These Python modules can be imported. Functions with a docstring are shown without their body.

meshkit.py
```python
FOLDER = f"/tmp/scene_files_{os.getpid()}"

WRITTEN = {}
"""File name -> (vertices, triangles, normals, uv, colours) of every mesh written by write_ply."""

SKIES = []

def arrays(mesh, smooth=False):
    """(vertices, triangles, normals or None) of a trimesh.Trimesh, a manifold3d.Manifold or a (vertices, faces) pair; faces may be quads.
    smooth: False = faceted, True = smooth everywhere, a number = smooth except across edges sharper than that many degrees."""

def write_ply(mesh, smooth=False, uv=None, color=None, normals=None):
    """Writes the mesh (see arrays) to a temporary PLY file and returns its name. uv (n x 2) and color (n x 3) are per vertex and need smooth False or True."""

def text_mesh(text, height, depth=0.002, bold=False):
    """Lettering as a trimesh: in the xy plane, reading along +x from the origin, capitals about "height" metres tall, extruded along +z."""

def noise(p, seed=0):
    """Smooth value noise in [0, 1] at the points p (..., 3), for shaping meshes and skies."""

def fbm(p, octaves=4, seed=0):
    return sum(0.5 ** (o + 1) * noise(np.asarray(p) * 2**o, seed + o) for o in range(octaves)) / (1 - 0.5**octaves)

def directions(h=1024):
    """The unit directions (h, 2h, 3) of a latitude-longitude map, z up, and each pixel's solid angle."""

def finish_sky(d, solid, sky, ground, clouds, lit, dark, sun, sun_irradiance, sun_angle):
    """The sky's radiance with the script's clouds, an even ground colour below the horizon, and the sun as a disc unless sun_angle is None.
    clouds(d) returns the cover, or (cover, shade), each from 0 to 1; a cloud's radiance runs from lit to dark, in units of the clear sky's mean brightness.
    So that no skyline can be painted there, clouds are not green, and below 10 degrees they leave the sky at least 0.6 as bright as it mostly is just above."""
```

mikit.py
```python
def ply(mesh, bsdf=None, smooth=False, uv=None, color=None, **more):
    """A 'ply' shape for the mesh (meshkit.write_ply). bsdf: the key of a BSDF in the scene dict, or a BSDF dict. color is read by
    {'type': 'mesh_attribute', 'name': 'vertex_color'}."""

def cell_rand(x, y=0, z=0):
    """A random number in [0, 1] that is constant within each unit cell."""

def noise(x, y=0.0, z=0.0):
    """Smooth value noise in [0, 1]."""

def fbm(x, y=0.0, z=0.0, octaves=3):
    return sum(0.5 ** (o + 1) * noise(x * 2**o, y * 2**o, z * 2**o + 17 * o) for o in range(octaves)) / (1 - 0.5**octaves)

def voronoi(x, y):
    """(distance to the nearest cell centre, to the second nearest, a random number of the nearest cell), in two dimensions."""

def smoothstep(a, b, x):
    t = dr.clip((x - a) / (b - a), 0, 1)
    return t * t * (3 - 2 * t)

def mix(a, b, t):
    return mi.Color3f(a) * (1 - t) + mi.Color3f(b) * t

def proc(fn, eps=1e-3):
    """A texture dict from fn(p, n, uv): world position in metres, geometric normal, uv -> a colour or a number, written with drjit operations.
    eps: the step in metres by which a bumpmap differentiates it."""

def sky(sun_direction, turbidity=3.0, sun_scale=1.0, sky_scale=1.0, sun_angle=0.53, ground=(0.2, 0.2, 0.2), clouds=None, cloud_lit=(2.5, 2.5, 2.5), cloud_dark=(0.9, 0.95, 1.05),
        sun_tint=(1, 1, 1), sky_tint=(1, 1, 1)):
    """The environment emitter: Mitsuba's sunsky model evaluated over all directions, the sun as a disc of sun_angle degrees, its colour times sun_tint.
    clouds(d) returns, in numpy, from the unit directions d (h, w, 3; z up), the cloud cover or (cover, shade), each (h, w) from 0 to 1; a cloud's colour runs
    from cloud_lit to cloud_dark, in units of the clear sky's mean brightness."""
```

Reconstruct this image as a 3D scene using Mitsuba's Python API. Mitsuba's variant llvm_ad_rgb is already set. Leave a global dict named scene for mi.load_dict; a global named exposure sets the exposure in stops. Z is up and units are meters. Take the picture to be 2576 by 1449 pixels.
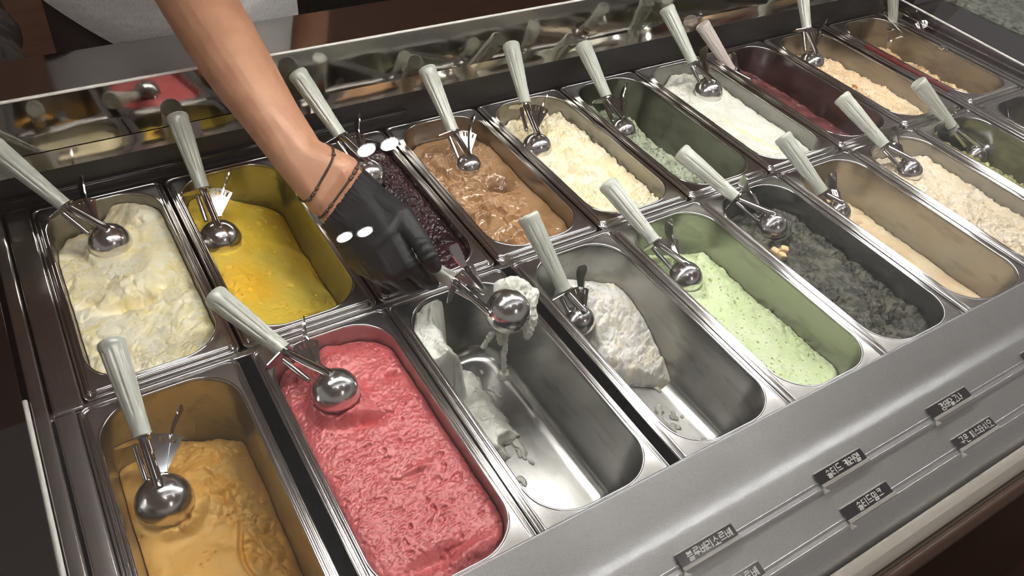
import math, random
import numpy as np, trimesh, mitsuba as mi, drjit as dr
import mikit, meshkit
import manifold3d as m3
from manifold3d import Manifold
from shapely.geometry import LineString, Polygon, Point, box as sbox
from shapely.ops import unary_union
from scipy.spatial.transform import Rotation as R

random.seed(7); np.random.seed(7)
scene, labels = {}, {}
exposure = 0.12
T = mi.ScalarTransform4f

# ------------------------------------------------------------------ camera
CAM = np.array([0.0595, -0.6607, 0.6885])
LOOK = np.array([0.43129805, 0.59959391, -0.67414326])
UP = np.array([0.30099949, 0.60877461, 0.73402506])
RIGHT = np.array([0.85051825, -0.51950035, 0.08208585])
scene['camera'] = {'type': 'perspective', 'fov': 65.447, 'fov_axis': 'x', 'near_clip': 0.01, 'far_clip': 50.0,
                   'to_world': T().look_at(origin=CAM.tolist(), target=(CAM + LOOK).tolist(), up=UP.tolist())}

# ------------------------------------------------------------------ light
AMBIENT = (0.208, 0.193, 0.184)
LED = 44.0
LED_TINT = (1.0, 0.985, 0.93)
LED2 = 7.0
DOWNLIGHT = 110.0
scene['shop_ambient'] = {'type': 'constant', 'radiance': {'type': 'rgb', 'value': list(AMBIENT)}}


def col(r, g, b):
    c = np.array([r, g, b]) / 255.0
    return np.where(c <= 0.04045, c / 12.92, ((c + 0.055) / 1.055) ** 2.4)


def cl3(r, g, b):
    return [float(v) for v in col(r, g, b)]


def rgb(r, g, b):
    return {'type': 'rgb', 'value': [float(v) for v in col(r, g, b)]}


def lin(c):
    return {'type': 'rgb', 'value': [float(v) for v in c]}


# ------------------------------------------------------------------ materials
def pr(name, base, rough, metallic=0.0, spec=0.5, two=True, bump=None, **more):
    b = {'type': 'principled', 'base_color': base, 'roughness': rough, 'metallic': metallic, **more}
    if metallic == 0.0:
        b['specular'] = spec
    if bump:
        b = {'type': 'bumpmap', 'tex': mikit.proc(bump[0], eps=bump[1]), 'scale': bump[2], 'bsdf': b}
    scene[name] = {'type': 'twosided', 'bsdf': b} if two else b


def brushed(p, n, uv):
    v = 0.44 + 0.08 * mikit.noise(p.x * 900, p.y * 18, p.z * 300) + 0.08 * mikit.fbm(p.x * 40, p.y * 40, p.z * 40)
    return mi.Color3f(v, v * 0.975, v * 0.95)


def wall_film(p, n, uv):
    s = mikit.smoothstep(0.50, 0.72, mikit.fbm(p.x * 60, p.y * 25, p.z * 60, octaves=4))
    v = 0.275 - 0.045 * s
    return mi.Color3f(v, v * 0.99, v * 0.955)


def flange_tex(p, n, uv):
    v = 0.56 + 0.06 * mikit.fbm(p.x * 70, p.y * 70, p.z * 70) - 0.05 * mikit.smoothstep(0.62, 0.8, mikit.fbm(p.x * 160, p.y * 160, 2.0))
    return mi.Color3f(v, v * 0.97, v * 0.945)


def dull_mirror(p, n, uv):
    d = p.x * 0.5 + p.z * 0.86
    s = mikit.noise((p.x + p.z * 1.7) * 700, d * 26, 3.0)
    s2 = mikit.noise((p.x - p.z * 1.2) * 600, (p.x * 0.7 + p.z) * 22, 9.0)
    v = 0.34 + 0.10 * mikit.smoothstep(0.80, 0.98, s) + 0.08 * mikit.smoothstep(0.84, 0.98, s2) + 0.05 * mikit.fbm(p.x * 30, p.z * 30, 1.0)
    return mi.Color3f(v, v * 0.965, v * 0.90)


def ledge_tex(p, n, uv):
    v = 0.55 + 0.12 * mikit.noise(p.x * 1400, p.y * 1400, p.z * 1400) + 0.05 * mikit.fbm(p.x * 22, p.y * 22, p.z * 22)
    return mi.Color3f(v * 0.985, v, v * 1.0)


def wood_tex(p, n, uv):
    g = mikit.fbm(p.x * 5, p.z * 60, p.y * 5, octaves=4)
    return mikit.mix(cl3(150, 112, 94), cl3(176, 136, 116), g)


def floor_tex(p, n, uv):
    g = mikit.fbm(p.x * 3, p.y * 40, 0.0, octaves=4)
    return mikit.mix(cl3(70, 48, 38), cl3(110, 78, 60), g)


def granite_tex(p, n, uv):
    a = mikit.fbm(p.x * 120, p.y * 120, p.z * 120, octaves=3)
    b = mikit.fbm(p.x * 22, p.y * 22, p.z * 22, octaves=3)
    return mikit.mix(cl3(52, 56, 50), cl3(150, 154, 142), mikit.smoothstep(0.30, 0.72, a * 0.65 + b * 0.35))


def knit_tex(p, n, uv):
    a = mikit.noise(p.x * 700, p.y * 700, p.z * 240)
    b = mikit.fbm(p.x * 60, p.y * 60, p.z * 160, octaves=3)
    return mikit.mix(cl3(168, 166, 165), cl3(206, 204, 203), a * 0.5 + b * 0.5)


def skin_tex(p, n, uv):
    a = mikit.fbm(p.x * 45, p.y * 45, p.z * 45, octaves=3)
    m = mikit.smoothstep(0.94, 0.97, mikit.noise(p.x * 150 + 5, p.y * 120, p.z * 120))
    c = mikit.mix(cl3(172, 122, 95), cl3(190, 143, 114), a)
    return mikit.mix(c, cl3(140, 84, 60), m * 0.45)


def fine_bump(p, n, uv):
    return mikit.fbm(p.x * 900, p.y * 900, p.z * 900, octaves=3)


def icy_bump(p, n, uv):
    return mikit.fbm(p.x * 420, p.y * 420, p.z * 420, octaves=4)


def wave_bump(p, n, uv):
    return mikit.fbm(p.x * 16, p.z * 30, 2.0, octaves=2)


VC = {'type': 'mesh_attribute', 'name': 'vertex_color'}
pr('steel', {'type': 'rgb', 'value': [0.60, 0.585, 0.565]}, 0.20, 1.0)
pr('pan_steel', mikit.proc(wall_film), 0.27, 1.0)
pr('polished_steel', {'type': 'rgb', 'value': [0.55, 0.54, 0.53]}, 0.11, 1.0)
pr('flange_steel', mikit.proc(flange_tex), 0.22, 1.0)
pr('rim_steel', {'type': 'rgb', 'value': [0.66, 0.65, 0.63]}, 0.13, 1.0)
pr('bowl_steel', {'type': 'rgb', 'value': [0.74, 0.73, 0.72]}, 0.19, 1.0)
pr('frame_steel', mikit.proc(brushed), 0.22, 1.0)
pr('mirror_steel', mikit.proc(dull_mirror), 0.045, 1.0, bump=(wave_bump, 2e-3, 0.00012))
pr('strip_steel', {'type': 'rgb', 'value': [0.66, 0.63, 0.58]}, 0.09, 1.0)
pr('shelf_steel', {'type': 'rgb', 'value': [0.40, 0.38, 0.372]}, 0.10, 1.0)
pr('ledge_metal', mikit.proc(ledge_tex), 0.38, 0.85)
pr('black_plastic', rgb(15, 14, 14), 0.45)
pr('black_gloss', rgb(15, 15, 17), 0.10)
pr('dark_mirror', {'type': 'rgb', 'value': [0.20, 0.192, 0.19]}, 0.14, 1.0)
pr('handle_plastic', rgb(196, 200, 190), 0.30, spec=0.5)
pr('pink_handle_plastic', rgb(214, 203, 198), 0.34, spec=0.5)
pr('wood', mikit.proc(wood_tex), 0.45)
pr('floor_wood', mikit.proc(floor_tex), 0.30)
pr('granite', mikit.proc(granite_tex), 0.35)
pr('ceiling_paint', rgb(214, 194, 184), 0.8)
pr('knit', mikit.proc(knit_tex), 0.9, spec=0.2, sheen=0.4)
pr('dark_cloth', rgb(44, 36, 34), 0.85, spec=0.2)
pr('skin', mikit.proc(skin_tex), 0.46, spec=0.4)
pr('hair', rgb(32, 24, 20), 0.5)
pr('glove_nitrile', rgb(15, 16, 18), 0.58, spec=0.36)
pr('cord', rgb(44, 32, 28), 0.7)
pr('bead', rgb(62, 46, 38), 0.45)
pr('bright_edge', rgb(236, 234, 228), 0.25, spec=0.6)
pr('red_film', rgb(112, 34, 33), 0.4)
pr('white_print', rgb(226, 224, 220), 0.5)
pr('tag_black', rgb(24, 23, 25), 0.16)
pr('clear_lip', rgb(168, 164, 156), 0.22)
pr('beige_metal', rgb(176, 170, 160), 0.40)
pr('brown_gloss', rgb(92, 72, 62), 0.25)
pr('cream_cube', rgb(226, 196, 148), 0.6)
pr('gelato_matte', VC, 0.55, spec=0.22)
pr('gelato_creamy', VC, 0.48, spec=0.25)
pr('gelato_glossy', VC, 0.20, spec=0.5)
pr('gelato_wet', VC, 0.34, spec=0.40, bump=(icy_bump, 4e-4, 0.0004))
pr('gelato_icy', VC, 0.24, spec=0.40, bump=(icy_bump, 4e-4, 0.0007))
scene['clear_glass'] = {'type': 'thindielectric', 'int_ior': 1.5}


def put(key, mesh, bsdf, smooth=40, color=None, label=None, category=None, group=None, kind=None, **more):
    if color is not None:
        scene[key] = mikit.ply(mesh, bsdf, smooth=True, color=color, **more)
    else:
        scene[key] = mikit.ply(mesh, bsdf, smooth=smooth, **more)
    tag(key, label, category, group, kind)


def tag(key, label=None, category=None, group=None, kind=None):
    d = {k: v for k, v in dict(label=label, category=category, group=group, kind=kind).items() if v}
    if d:
        labels[key] = {**labels.get(key, {}), **d}


def bx(x0, x1, y0, y1, z0, z1, r=0.0, seg=6):
    if r <= 0:
        b = trimesh.creation.box([x1 - x0, y1 - y0, z1 - z0])
        b.apply_translation([(x0 + x1) / 2, (y0 + y1) / 2, (z0 + z1) / 2])
        return b
    s = Manifold.sphere(r, 4 * seg)
    cs = [s.translate([x, y, z]) for x in (x0 + r, x1 - r) for y in (y0 + r, y1 - r) for z in (z0 + r, z1 - r)]
    return man(Manifold.batch_hull(cs))


def man(m):
    k = m.to_mesh()
    return trimesh.Trimesh(np.array(k.vert_properties[:, :3]), np.array(k.tri_verts), process=False)


def cat(*ms):
    return trimesh.util.concatenate(list(ms))


def extrude_x(profile, x0, x1):
    """A closed (y, z) outline swept along x."""
    m = trimesh.creation.extrude_polygon(Polygon(profile), x1 - x0, engine='earcut')
    v = m.vertices
    m.vertices = np.column_stack([x0 + v[:, 2], v[:, 0], v[:, 1]])
    m.fix_normals()
    return m


def tube(points, radii, sides=12, cap=True):
    p = np.asarray(points, float)
    n = len(p)
    r = np.broadcast_to(radii, (n,))
    t = np.gradient(p, axis=0)
    t /= np.linalg.norm(t, axis=1, keepdims=True) + 1e-12
    ref = np.array([0, 0, 1.0]) if abs(t[0, 2]) < 0.9 else np.array([1.0, 0, 0])
    A = []
    a = np.cross(t[0], ref)
    for i in range(n):
        a = a - t[i] * (a @ t[i])
        a /= np.linalg.norm(a) + 1e-12
        A.append(a.copy())
    A = np.array(A)
    B = np.cross(t, A)
    ang = np.arange(sides) * 2 * np.pi / sides
    v = (p[:, None] + r[:, None, None] * (np.cos(ang)[None, :, None] * A[:, None] + np.sin(ang)[None, :, None] * B[:, None])).reshape(-1, 3)
    f = []
    for i in range(n - 1):
        for j in range(sides):
            k = (j + 1) % sides
            f += [[i * sides + j, i * sides + k, (i + 1) * sides + k], [i * sides + j, (i + 1) * sides + k, (i + 1) * sides + j]]
    v = list(v)
    if cap:
        for i, c in ((0, p[0]), (n - 1, p[-1])):
            v.append(c)
            q = len(v) - 1
            for j in range(sides):
                k = (j + 1) % sides
                f.append([q, i * sides + k, i * sides + j] if i == 0 else [q, i * sides + j, i * sides + k])
    return trimesh.Trimesh(np.array(v), np.array(f), process=False)


def lathe(prof, sides=48, fn=None):
    """prof: (radius, y) from bottom to top, around the y axis."""
    prof = np.asarray(prof, float)
    ang = np.arange(sides) * 2 * np.pi / sides
    rr = np.repeat(prof[:, 0:1], sides, 1)
    if fn is not None:
        rr = rr - fn(prof[:, 1][:, None], ang[None, :])
    v = np.stack([rr * np.cos(ang), np.repeat(prof[:, 1:2], sides, 1), rr * np.sin(ang)], -1).reshape(-1, 3)
    f = []
    for i in range(len(prof) - 1):
        for j in range(sides):
            k = (j + 1) % sides
            f += [[i * sides + j, (i + 1) * sides + j, (i + 1) * sides + k], [i * sides + j, (i + 1) * sides + k, i * sides + k]]
    return trimesh.Trimesh(v, np.array(f), process=False)


def pixel(x, y, d):
    """The point seen at pixel (x, y) of the 2576 x 1449 photograph at depth d: used while laying the scene out."""
    f = 2004.46
    return CAM + d * (LOOK + RIGHT * (x - 1288) / f - UP * (y - 724.5) / f)


def pixel_z(x, y, z):
    d = pixel(x, y, 1.0) - CAM
    return CAM + d * (z - CAM[2]) / d[2]


# ------------------------------------------------------------------ the room
put('floor', bx(-3.0, 5.0, -4.0, 3.0, -1.05, -1.0), 'floor_wood', smooth=False, kind='structure')
put('wall_back', bx(-3.0, 5.0, 2.2, 2.3, -1.0, 1.8), 'wood', smooth=False, kind='structure')
put('ceiling', bx(-3.0, 5.0, -4.0, 2.3, 1.80, 1.85), 'ceiling_paint', smooth=False, kind='structure')
CEIL = 1
LAMPS = [(1.089, -2.397), (1.188, -2.395), (1.062, -3.059), (1.165, -3.065), (0.3, -0.9), (1.5, -0.9), (0.2, 0.9), (1.6, 0.9)]
ring = lathe([(0.038, 0.0), (0.045, 0.0), (0.046, 0.004), (0.045, 0.008), (0.038, 0.012)], 32)
ring.apply_transform(trimesh.transformations.rotation_matrix(math.pi / 2, [1, 0, 0]))
for i, (x, y) in enumerate(LAMPS):
    k = 'downlight' + ('' if i == 0 else f'_{i:03d}')
    tag(k, 'round recessed ceiling downlight, ' + ['left lamp of the near pair above the customers', 'right lamp of the near pair above the customers', 'left lamp of the far pair above the customers', 'right lamp of the far pair above the customers', 'over the left end of the case front', 'over the right end of the case front', 'over the person', 'over the right end behind the case'][i], 'ceiling lamp', 'ceiling downlights')
    r2 = ring.copy(); r2.apply_translation([x, y, 1.79])
    put(k + '__rim', r2, 'white_print')
    d = trimesh.creation.cylinder(0.036, 0.004, sections=32); d.apply_translation([x, y, 1.785])
    scene[k + '__lens'] = {**mikit.ply(d, 'white_print', smooth=False), 'emitter': {'type': 'area', 'radiance': lin(np.array([1.0, 0.95, 0.88]) * DOWNLIGHT)}}

# ------------------------------------------------------------------ display case
K = 'display_case'
tag(K, 'long stainless steel gelato display case with two rows of pans', 'display case')
X0, X1 = -0.048, 1.765
put(K + '__well', cat(bx(X0, X1, -0.372, 0.40, -0.20, -0.19), bx(X0, X0 + 0.004, -0.372, 0.40, -0.19, -0.012), bx(X1 - 0.004, X1, -0.372, 0.40, -0.19, -0.012),
                      bx(X0, X1, -0.375, -0.371, -0.19, -0.01), bx(X0, X1, 0.372, 0.376, -0.19, -0.012)), 'black_plastic', smooth=False)
# left end bars with a dark groove, cross bar, and the bars on both sides of the right divider
put(K + '__divider_bar', bx(X0, 1.76, -0.0050, 0.0050, -0.016, -0.006, 0.002, 3), 'frame_steel')
put(K + '__end_bar', bx(-0.047, -0.0312, -0.372, 0.372, -0.02, -0.0015, 0.003, 3), 'frame_steel')
put(K + '__end_bar_001', cat(bx(-0.0288, 0.0012, -0.0035, 0.372, -0.02, -0.0015, 0.003, 3), bx(-0.0288, -0.0075, -0.372, -0.0045, -0.02, -0.0015, 0.003, 3)), 'frame_steel')
put(K + '__end_bar_002', bx(1.536, 1.5445, -0.372, 0.372, -0.02, -0.002, 0.002, 3), 'frame_steel')
put(K + '__end_bar_003', bx(1.5475, 1.557, -0.372, 0.372, -0.02, -0.002, 0.002, 3), 'frame_steel')
put(K + '__end_bar_004', bx(1.732, 1.744, -0.372, 0.372, -0.02, -0.002, 0.002, 3), 'frame_steel')
put(K + '__end_bar_005', bx(1.750, 1.763, -0.372, 0.372, -0.02, -0.002, 0.002, 3), 'frame_steel')
put(K + '__edge_bead', tube([(-0.0500, y, -0.0010) for y in np.linspace(-0.42, 0.03, 12)], 0.0026, 14), 'bright_edge')
put(K + '__edge_bead_001', tube([(1.768, y, 0.004) for y in np.linspace(-0.37, 0.372, 12)], 0.0022, 10), 'polished_steel')
put(K + '__side_panel', bx(-0.60, -0.0535, -0.60, 0.40, -0.06, -0.020, 0.003, 3), 'dark_mirror')
put(K + '__side_panel_001', bx(1.772, 1.926, -0.50, 0.40, -0.25, 0.012, 0.003, 3), 'black_gloss')
# back: black rail, rolled steel strip, two dull mirror panels, shelf
put(K + '__back_rail', extrude_x([(0.3725, -0.012), (0.3725, 0.001), (0.380, 0.003), (0.3865, 0.041), (0.40, 0.041), (0.40, -0.05), (0.3725, -0.05)], X0, 1.775), 'black_plastic')
put(K + '__gasket', bx(-0.05, 0.56, 0.374, 0.3795, 0.012, 0.0165, 0.001, 2), 'black_gloss')


def sheet_strip(x0, x1, pts, th=0.0025):
    """A bent sheet along x: (y, z) polyline with thickness towards +y."""
    p = np.asarray(pts, float)
    t = np.gradient(p, axis=0); t /= np.linalg.norm(t, axis=1, keepdims=True)
    n = np.stack([t[:, 1], -t[:, 0]], 1)
    back = p + n * th
    return extrude_x(np.vstack([p, back[::-1]]).tolist(), x0, x1)


zz = np.linspace(0.041, 0.0655, 12)
arc = [(0.3862 + 0.004 * ((z - 0.041) / 0.0245) + 0.0005 * math.sin(math.pi * (z - 0.041) / 0.0245), z) for z in zz]
put(K + '__rolled_strip', sheet_strip(-0.30, 2.0, arc), 'strip_steel', smooth=60)


def mirror_panel(x0, x1, tilt, ytop, ztop, ybot, zbot):
    s = sheet_strip(x0, x1, [(ybot, zbot), ((ybot + ytop) / 2, (zbot + ztop) / 2), (ytop, ztop)], 0.004)
    return s


put(K + '__back_panel', mirror_panel(-0.30, 0.30, 0, 0.4010, 0.1365, 0.3912, 0.0665), 'mirror_steel', smooth=20)
put(K + '__back_panel_001', mirror_panel(0.302, 2.0, 0, 0.4022, 0.1355, 0.3900, 0.0655), 'mirror_steel', smooth=20)
put(K + '__panel_edge', tube([(x, 0.4030, 0.1375) for x in np.linspace(-0.30, 0.30, 8)], 0.0024, 10), 'bright_edge')
put(K + '__panel_edge_001', tube([(x, 0.4040, 0.1365) for x in np.linspace(0.302, 2.0, 12)], 0.0021, 10), 'bright_edge')
put(K + '__back_shelf', bx(-0.60, 2.012, 0.4065, 0.520, 0.120, 0.1355, 0.002, 3), 'shelf_steel')
put(K + '__body', bx(-0.60, 1.925, 0.41, 0.515, -0.99, 0.119), 'black_plastic', smooth=False)
put(K + '__base', bx(X0, 1.76, -0.50, 0.40, -0.995, -0.27), 'brown_gloss', smooth=False)
# front ledge
prof = [(-0.3705, 0.026), (-0.3708, 0.0295), (-0.3722, 0.0310), (-0.3745, 0.0308), (-0.408, 0.0185), (-0.413, 0.0168), (-0.418, 0.0156), (-0.423, 0.0150),
        (-0.428, 0.0147), (-0.434, 0.0142), (-0.4520, 0.0082), (-0.4530, 0.0093), (-0.4542, 0.0088), (-0.4552, 0.0074), (-0.4590, 0.0068), (-0.4600, 0.0078), (-0.4612, 0.0072), (-0.4622, 0.0040), (-0.464, 0.0028),
        (-0.488, -0.0060), (-0.4912, -0.0070), (-0.4922, -0.0060), (-0.4934, -0.0065), (-0.4944, -0.0080), (-0.4982, -0.0088), (-0.4992, -0.0078), (-0.5004, -0.0086), (-0.5014, -0.0120), (-0.504, -0.0150), (-0.514, -0.0245), (-0.520, -0.034), (-0.521, -0.05), (-0.3705, -0.05)]
put(K + '__front_ledge', extrude_x(prof, -0.30, 1.95), 'ledge_metal', smooth=35)
put(K + '__glass_channel', extrude_x([(-0.5235, -0.06), (-0.5235, -0.0315), (-0.526, -0.0295), (-0.541, -0.0305), (-0.5445, -0.0330), (-0.5445, -0.06)], -0.30, 1.95), 'beige_metal', smooth=35)
put(K + '__front_trim', tube([(x, -0.556, -0.036) for x in np.linspace(-0.3, 1.95, 10)], 0.0075, 14), 'brown_gloss')
put(K + '__front_panel', bx(-0.30, 1.95, -0.5465, -0.522, -0.98, -0.061), 'black_gloss', smooth=False)
# glass
th = math.radians(56)
gy = lambda z: -0.535 + (z + 0.03) / math.tan(th)
ga, gb = (gy(-0.03), -0.03), (gy(0.56), 0.56)


def quad(a, b, c, d):
    return (np.array([a, b, c, d], float), np.array([[0, 1, 2], [0, 2, 3]]))


put(K + '__front_glass', quad((-0.30, *ga), (1.95, *ga), (1.95, *gb), (-0.30, *gb)), 'clear_glass', smooth=False)
put(K + '__end_glass', quad((1.546, -0.34, 0.0), (1.546, 0.37, 0.0), (1.546, 0.37, 0.120), (1.546, -0.34, 0.094)), 'clear_glass', smooth=False)
put(K + '__glass_edge', tube([(1.546, 0.37, 0.121), (1.546, -0.34, 0.095)], 0.0018, 8), 'bright_edge')
flag = lambda y: trimesh.creation.extrude_polygon(Polygon([(1.558, y + 0.009), (1.558, y - 0.004), (1.572, y - 0.006)]), 0.0015, engine='earcut')
put(K + '__red_strip', cat(bx(1.5545, 1.5600, 0.055, 0.262, -0.001, 0.0020), flag(0.205), flag(0.098)), 'red_film', smooth=False)
put(K + '__glass_clip', bx(1.70, 1.716, 0.175, 0.190, -0.002, 0.006, 0.0025, 3), 'polished_steel')
# LED lights under the canopy
for i, (y, z, w, L) in enumerate([(0.02, 0.56, 0.045, LED), (-0.30, 0.66, 0.014, LED2)]):
    k = 'strip_light' + ('' if i == 0 else f'_{i:03d}')
    tag(k, ['long white strip lamp over the pans', 'slim white strip lamp over the front ledge'][i], 'strip lamp')
    put(k + '__housing', bx(-0.285, 2.00, y - w * 0.7, y + w * 0.7, z + 0.002, z + 0.016, 0.002, 2), 'white_print')
    q = quad((0.0, y - w / 2, z), (0.0, y + w / 2, z), (1.84, y + w / 2, z), (1.84, y - w / 2, z))
    scene[k + '__diffuser'] = {**mikit.ply(q, 'white_print', smooth=False), 'emitter': {'type': 'area', 'radiance': lin(np.array([LED_TINT, (0.94, 0.98, 1.05)][i]) * L)}}

put('display_case__canopy_post', cat(bx(-0.292, -0.278, 0.010, 0.030, -0.02, 0.578, 0.003, 3), tube([(-0.285, 0.02, 0.572), (-0.285, -0.16, 0.64), (-0.285, -0.30, 0.672)], 0.006, 10)), 'polished_steel')
put('display_case__canopy_post_001', cat(bx(1.992, 2.006, 0.010, 0.030, 0.02, 0.578, 0.003, 3), tube([(1.999, 0.02, 0.572), (1.999, -0.16, 0.64), (1.999, -0.30, 0.672)], 0.006, 10)), 'polished_steel')
# far right: granite counter of the shop
put('stone_counter', bx(1.93, 3.2, -0.6, 1.2, -0.05, 0.02, 0.003, 3), 'granite', label='speckled grey stone counter top beyond the right end of the case', category='counter')

# ------------------------------------------------------------------ pans
HW, HL, HR = 0.0725, 0.1700, 0.050      # half opening, corner radius


def rrect(hw, hl, r, z, k=12, s=6):
    r = min(r, hw - 1e-4, hl - 1e-4)
    pts = []
    cs = [(hw - r, hl - r, 0), (-(hw - r), hl - r, 90), (-(hw - r), -(hl - r), 180), (hw - r, -(hl - r), 270)]
    for i, (cx, cy, a0) in enumerate(cs):
        for a in np.linspace(a0, a0 + 90, k):
            pts.append((cx + r * math.cos(math.radians(a)), cy + r * math.sin(math.radians(a)), z))
        nx, ny, na = cs[(i + 1) % 4]
        e = np.array(pts[-1]); q = np.array([nx + r * math.cos(math.radians(na)), ny + r * math.sin(math.radians(na)), z])
        for t in np.linspace(0, 1, s + 2)[1:-1]:
            pts.append(tuple(e + (q - e) * t))
    return np.array(pts)


OW, OL = 0.0832, 0.1835
DEPTH = 0.118


def inset(h):
    return 0.002 + 0.085 * np.clip(-h, 0, 1)


loops = [rrect(OW - 0.0010, OL - 0.0010, 0.009, -0.0085), rrect(OW, OL, 0.010, -0.0075), rrect(OW, OL, 0.010, -0.0045), rrect(OW - 0.0006, OL - 0.0006, 0.010, -0.0034), rrect(OW - 0.0016, OL - 0.0016, 0.0095, -0.0030),
         rrect(OW - 0.0028, OL - 0.0028, 0.009, -0.0034), rrect(OW - 0.0036, OL - 0.0036, 0.0085, -0.0046), rrect(OW - 0.0046, OL - 0.0046, 0.008, -0.0050), rrect(OW - 0.0056, OL - 0.0056, 0.008, -0.0044),
         rrect(OW - 0.0066, OL - 0.0080, 0.0075, -0.0020), rrect(OW - 0.0076, OL - 0.0092, 0.007, -0.0006), rrect(OW - 0.0086, OL - 0.0104, 0.007, -0.0002),
         rrect(HW + 0.0014, HL + 0.0020, HR + 0.001, 0.0), rrect(HW + 0.0006, HL + 0.0008, HR, 0.0002), rrect(HW - 0.0004, HL - 0.0004, HR - 0.0005, -0.0003), rrect(HW - 0.0013, HL - 0.0013, HR - 0.001, -0.0016),
         rrect(HW - 0.0018, HL - 0.0018, HR - 0.0015, -0.0040)]
for z in (-0.03, -0.06, -0.088):
    loops.append(rrect(HW - inset(z), HL - inset(z), HR - inset(z) * 0.6, z))
for a in np.linspace(0, 90, 7)[1:]:
    rad = 0.020
    i0 = inset(-0.098)
    loops.append(rrect(HW - i0 - rad * (1 - math.cos(math.radians(a))), HL - i0 - rad * (1 - math.cos(math.radians(a))), HR - i0 * 0.6 - rad * 0.7 * (1 - math.cos(math.radians(a))), -(DEPTH - rad) - rad * math.sin(math.radians(a))))
nl = len(loops[0])
pv = np.vstack(loops + [np.array([[0, 0, -DEPTH]])])
pf = []
for i in range(len(loops) - 1):
    for j in range(nl):
        k = (j + 1) % nl
        pf += [[i * nl + j, i * nl + k, (i + 1) * nl + k], [i * nl + j, (i + 1) * nl + k, (i + 1) * nl + j]]
c = len(pv) - 1
for j in range(nl):
    pf.append([(len(loops) - 1) * nl + j, (len(loops) - 1) * nl + (j + 1) % nl, c])


def ring_bead(path, rad, sides=10):
    p = np.vstack([path, path[:1]])
    m = tube(np.vstack([path[-1:], p, path[1:2]])[1:-1], rad, sides, cap=False)
    return m


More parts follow.
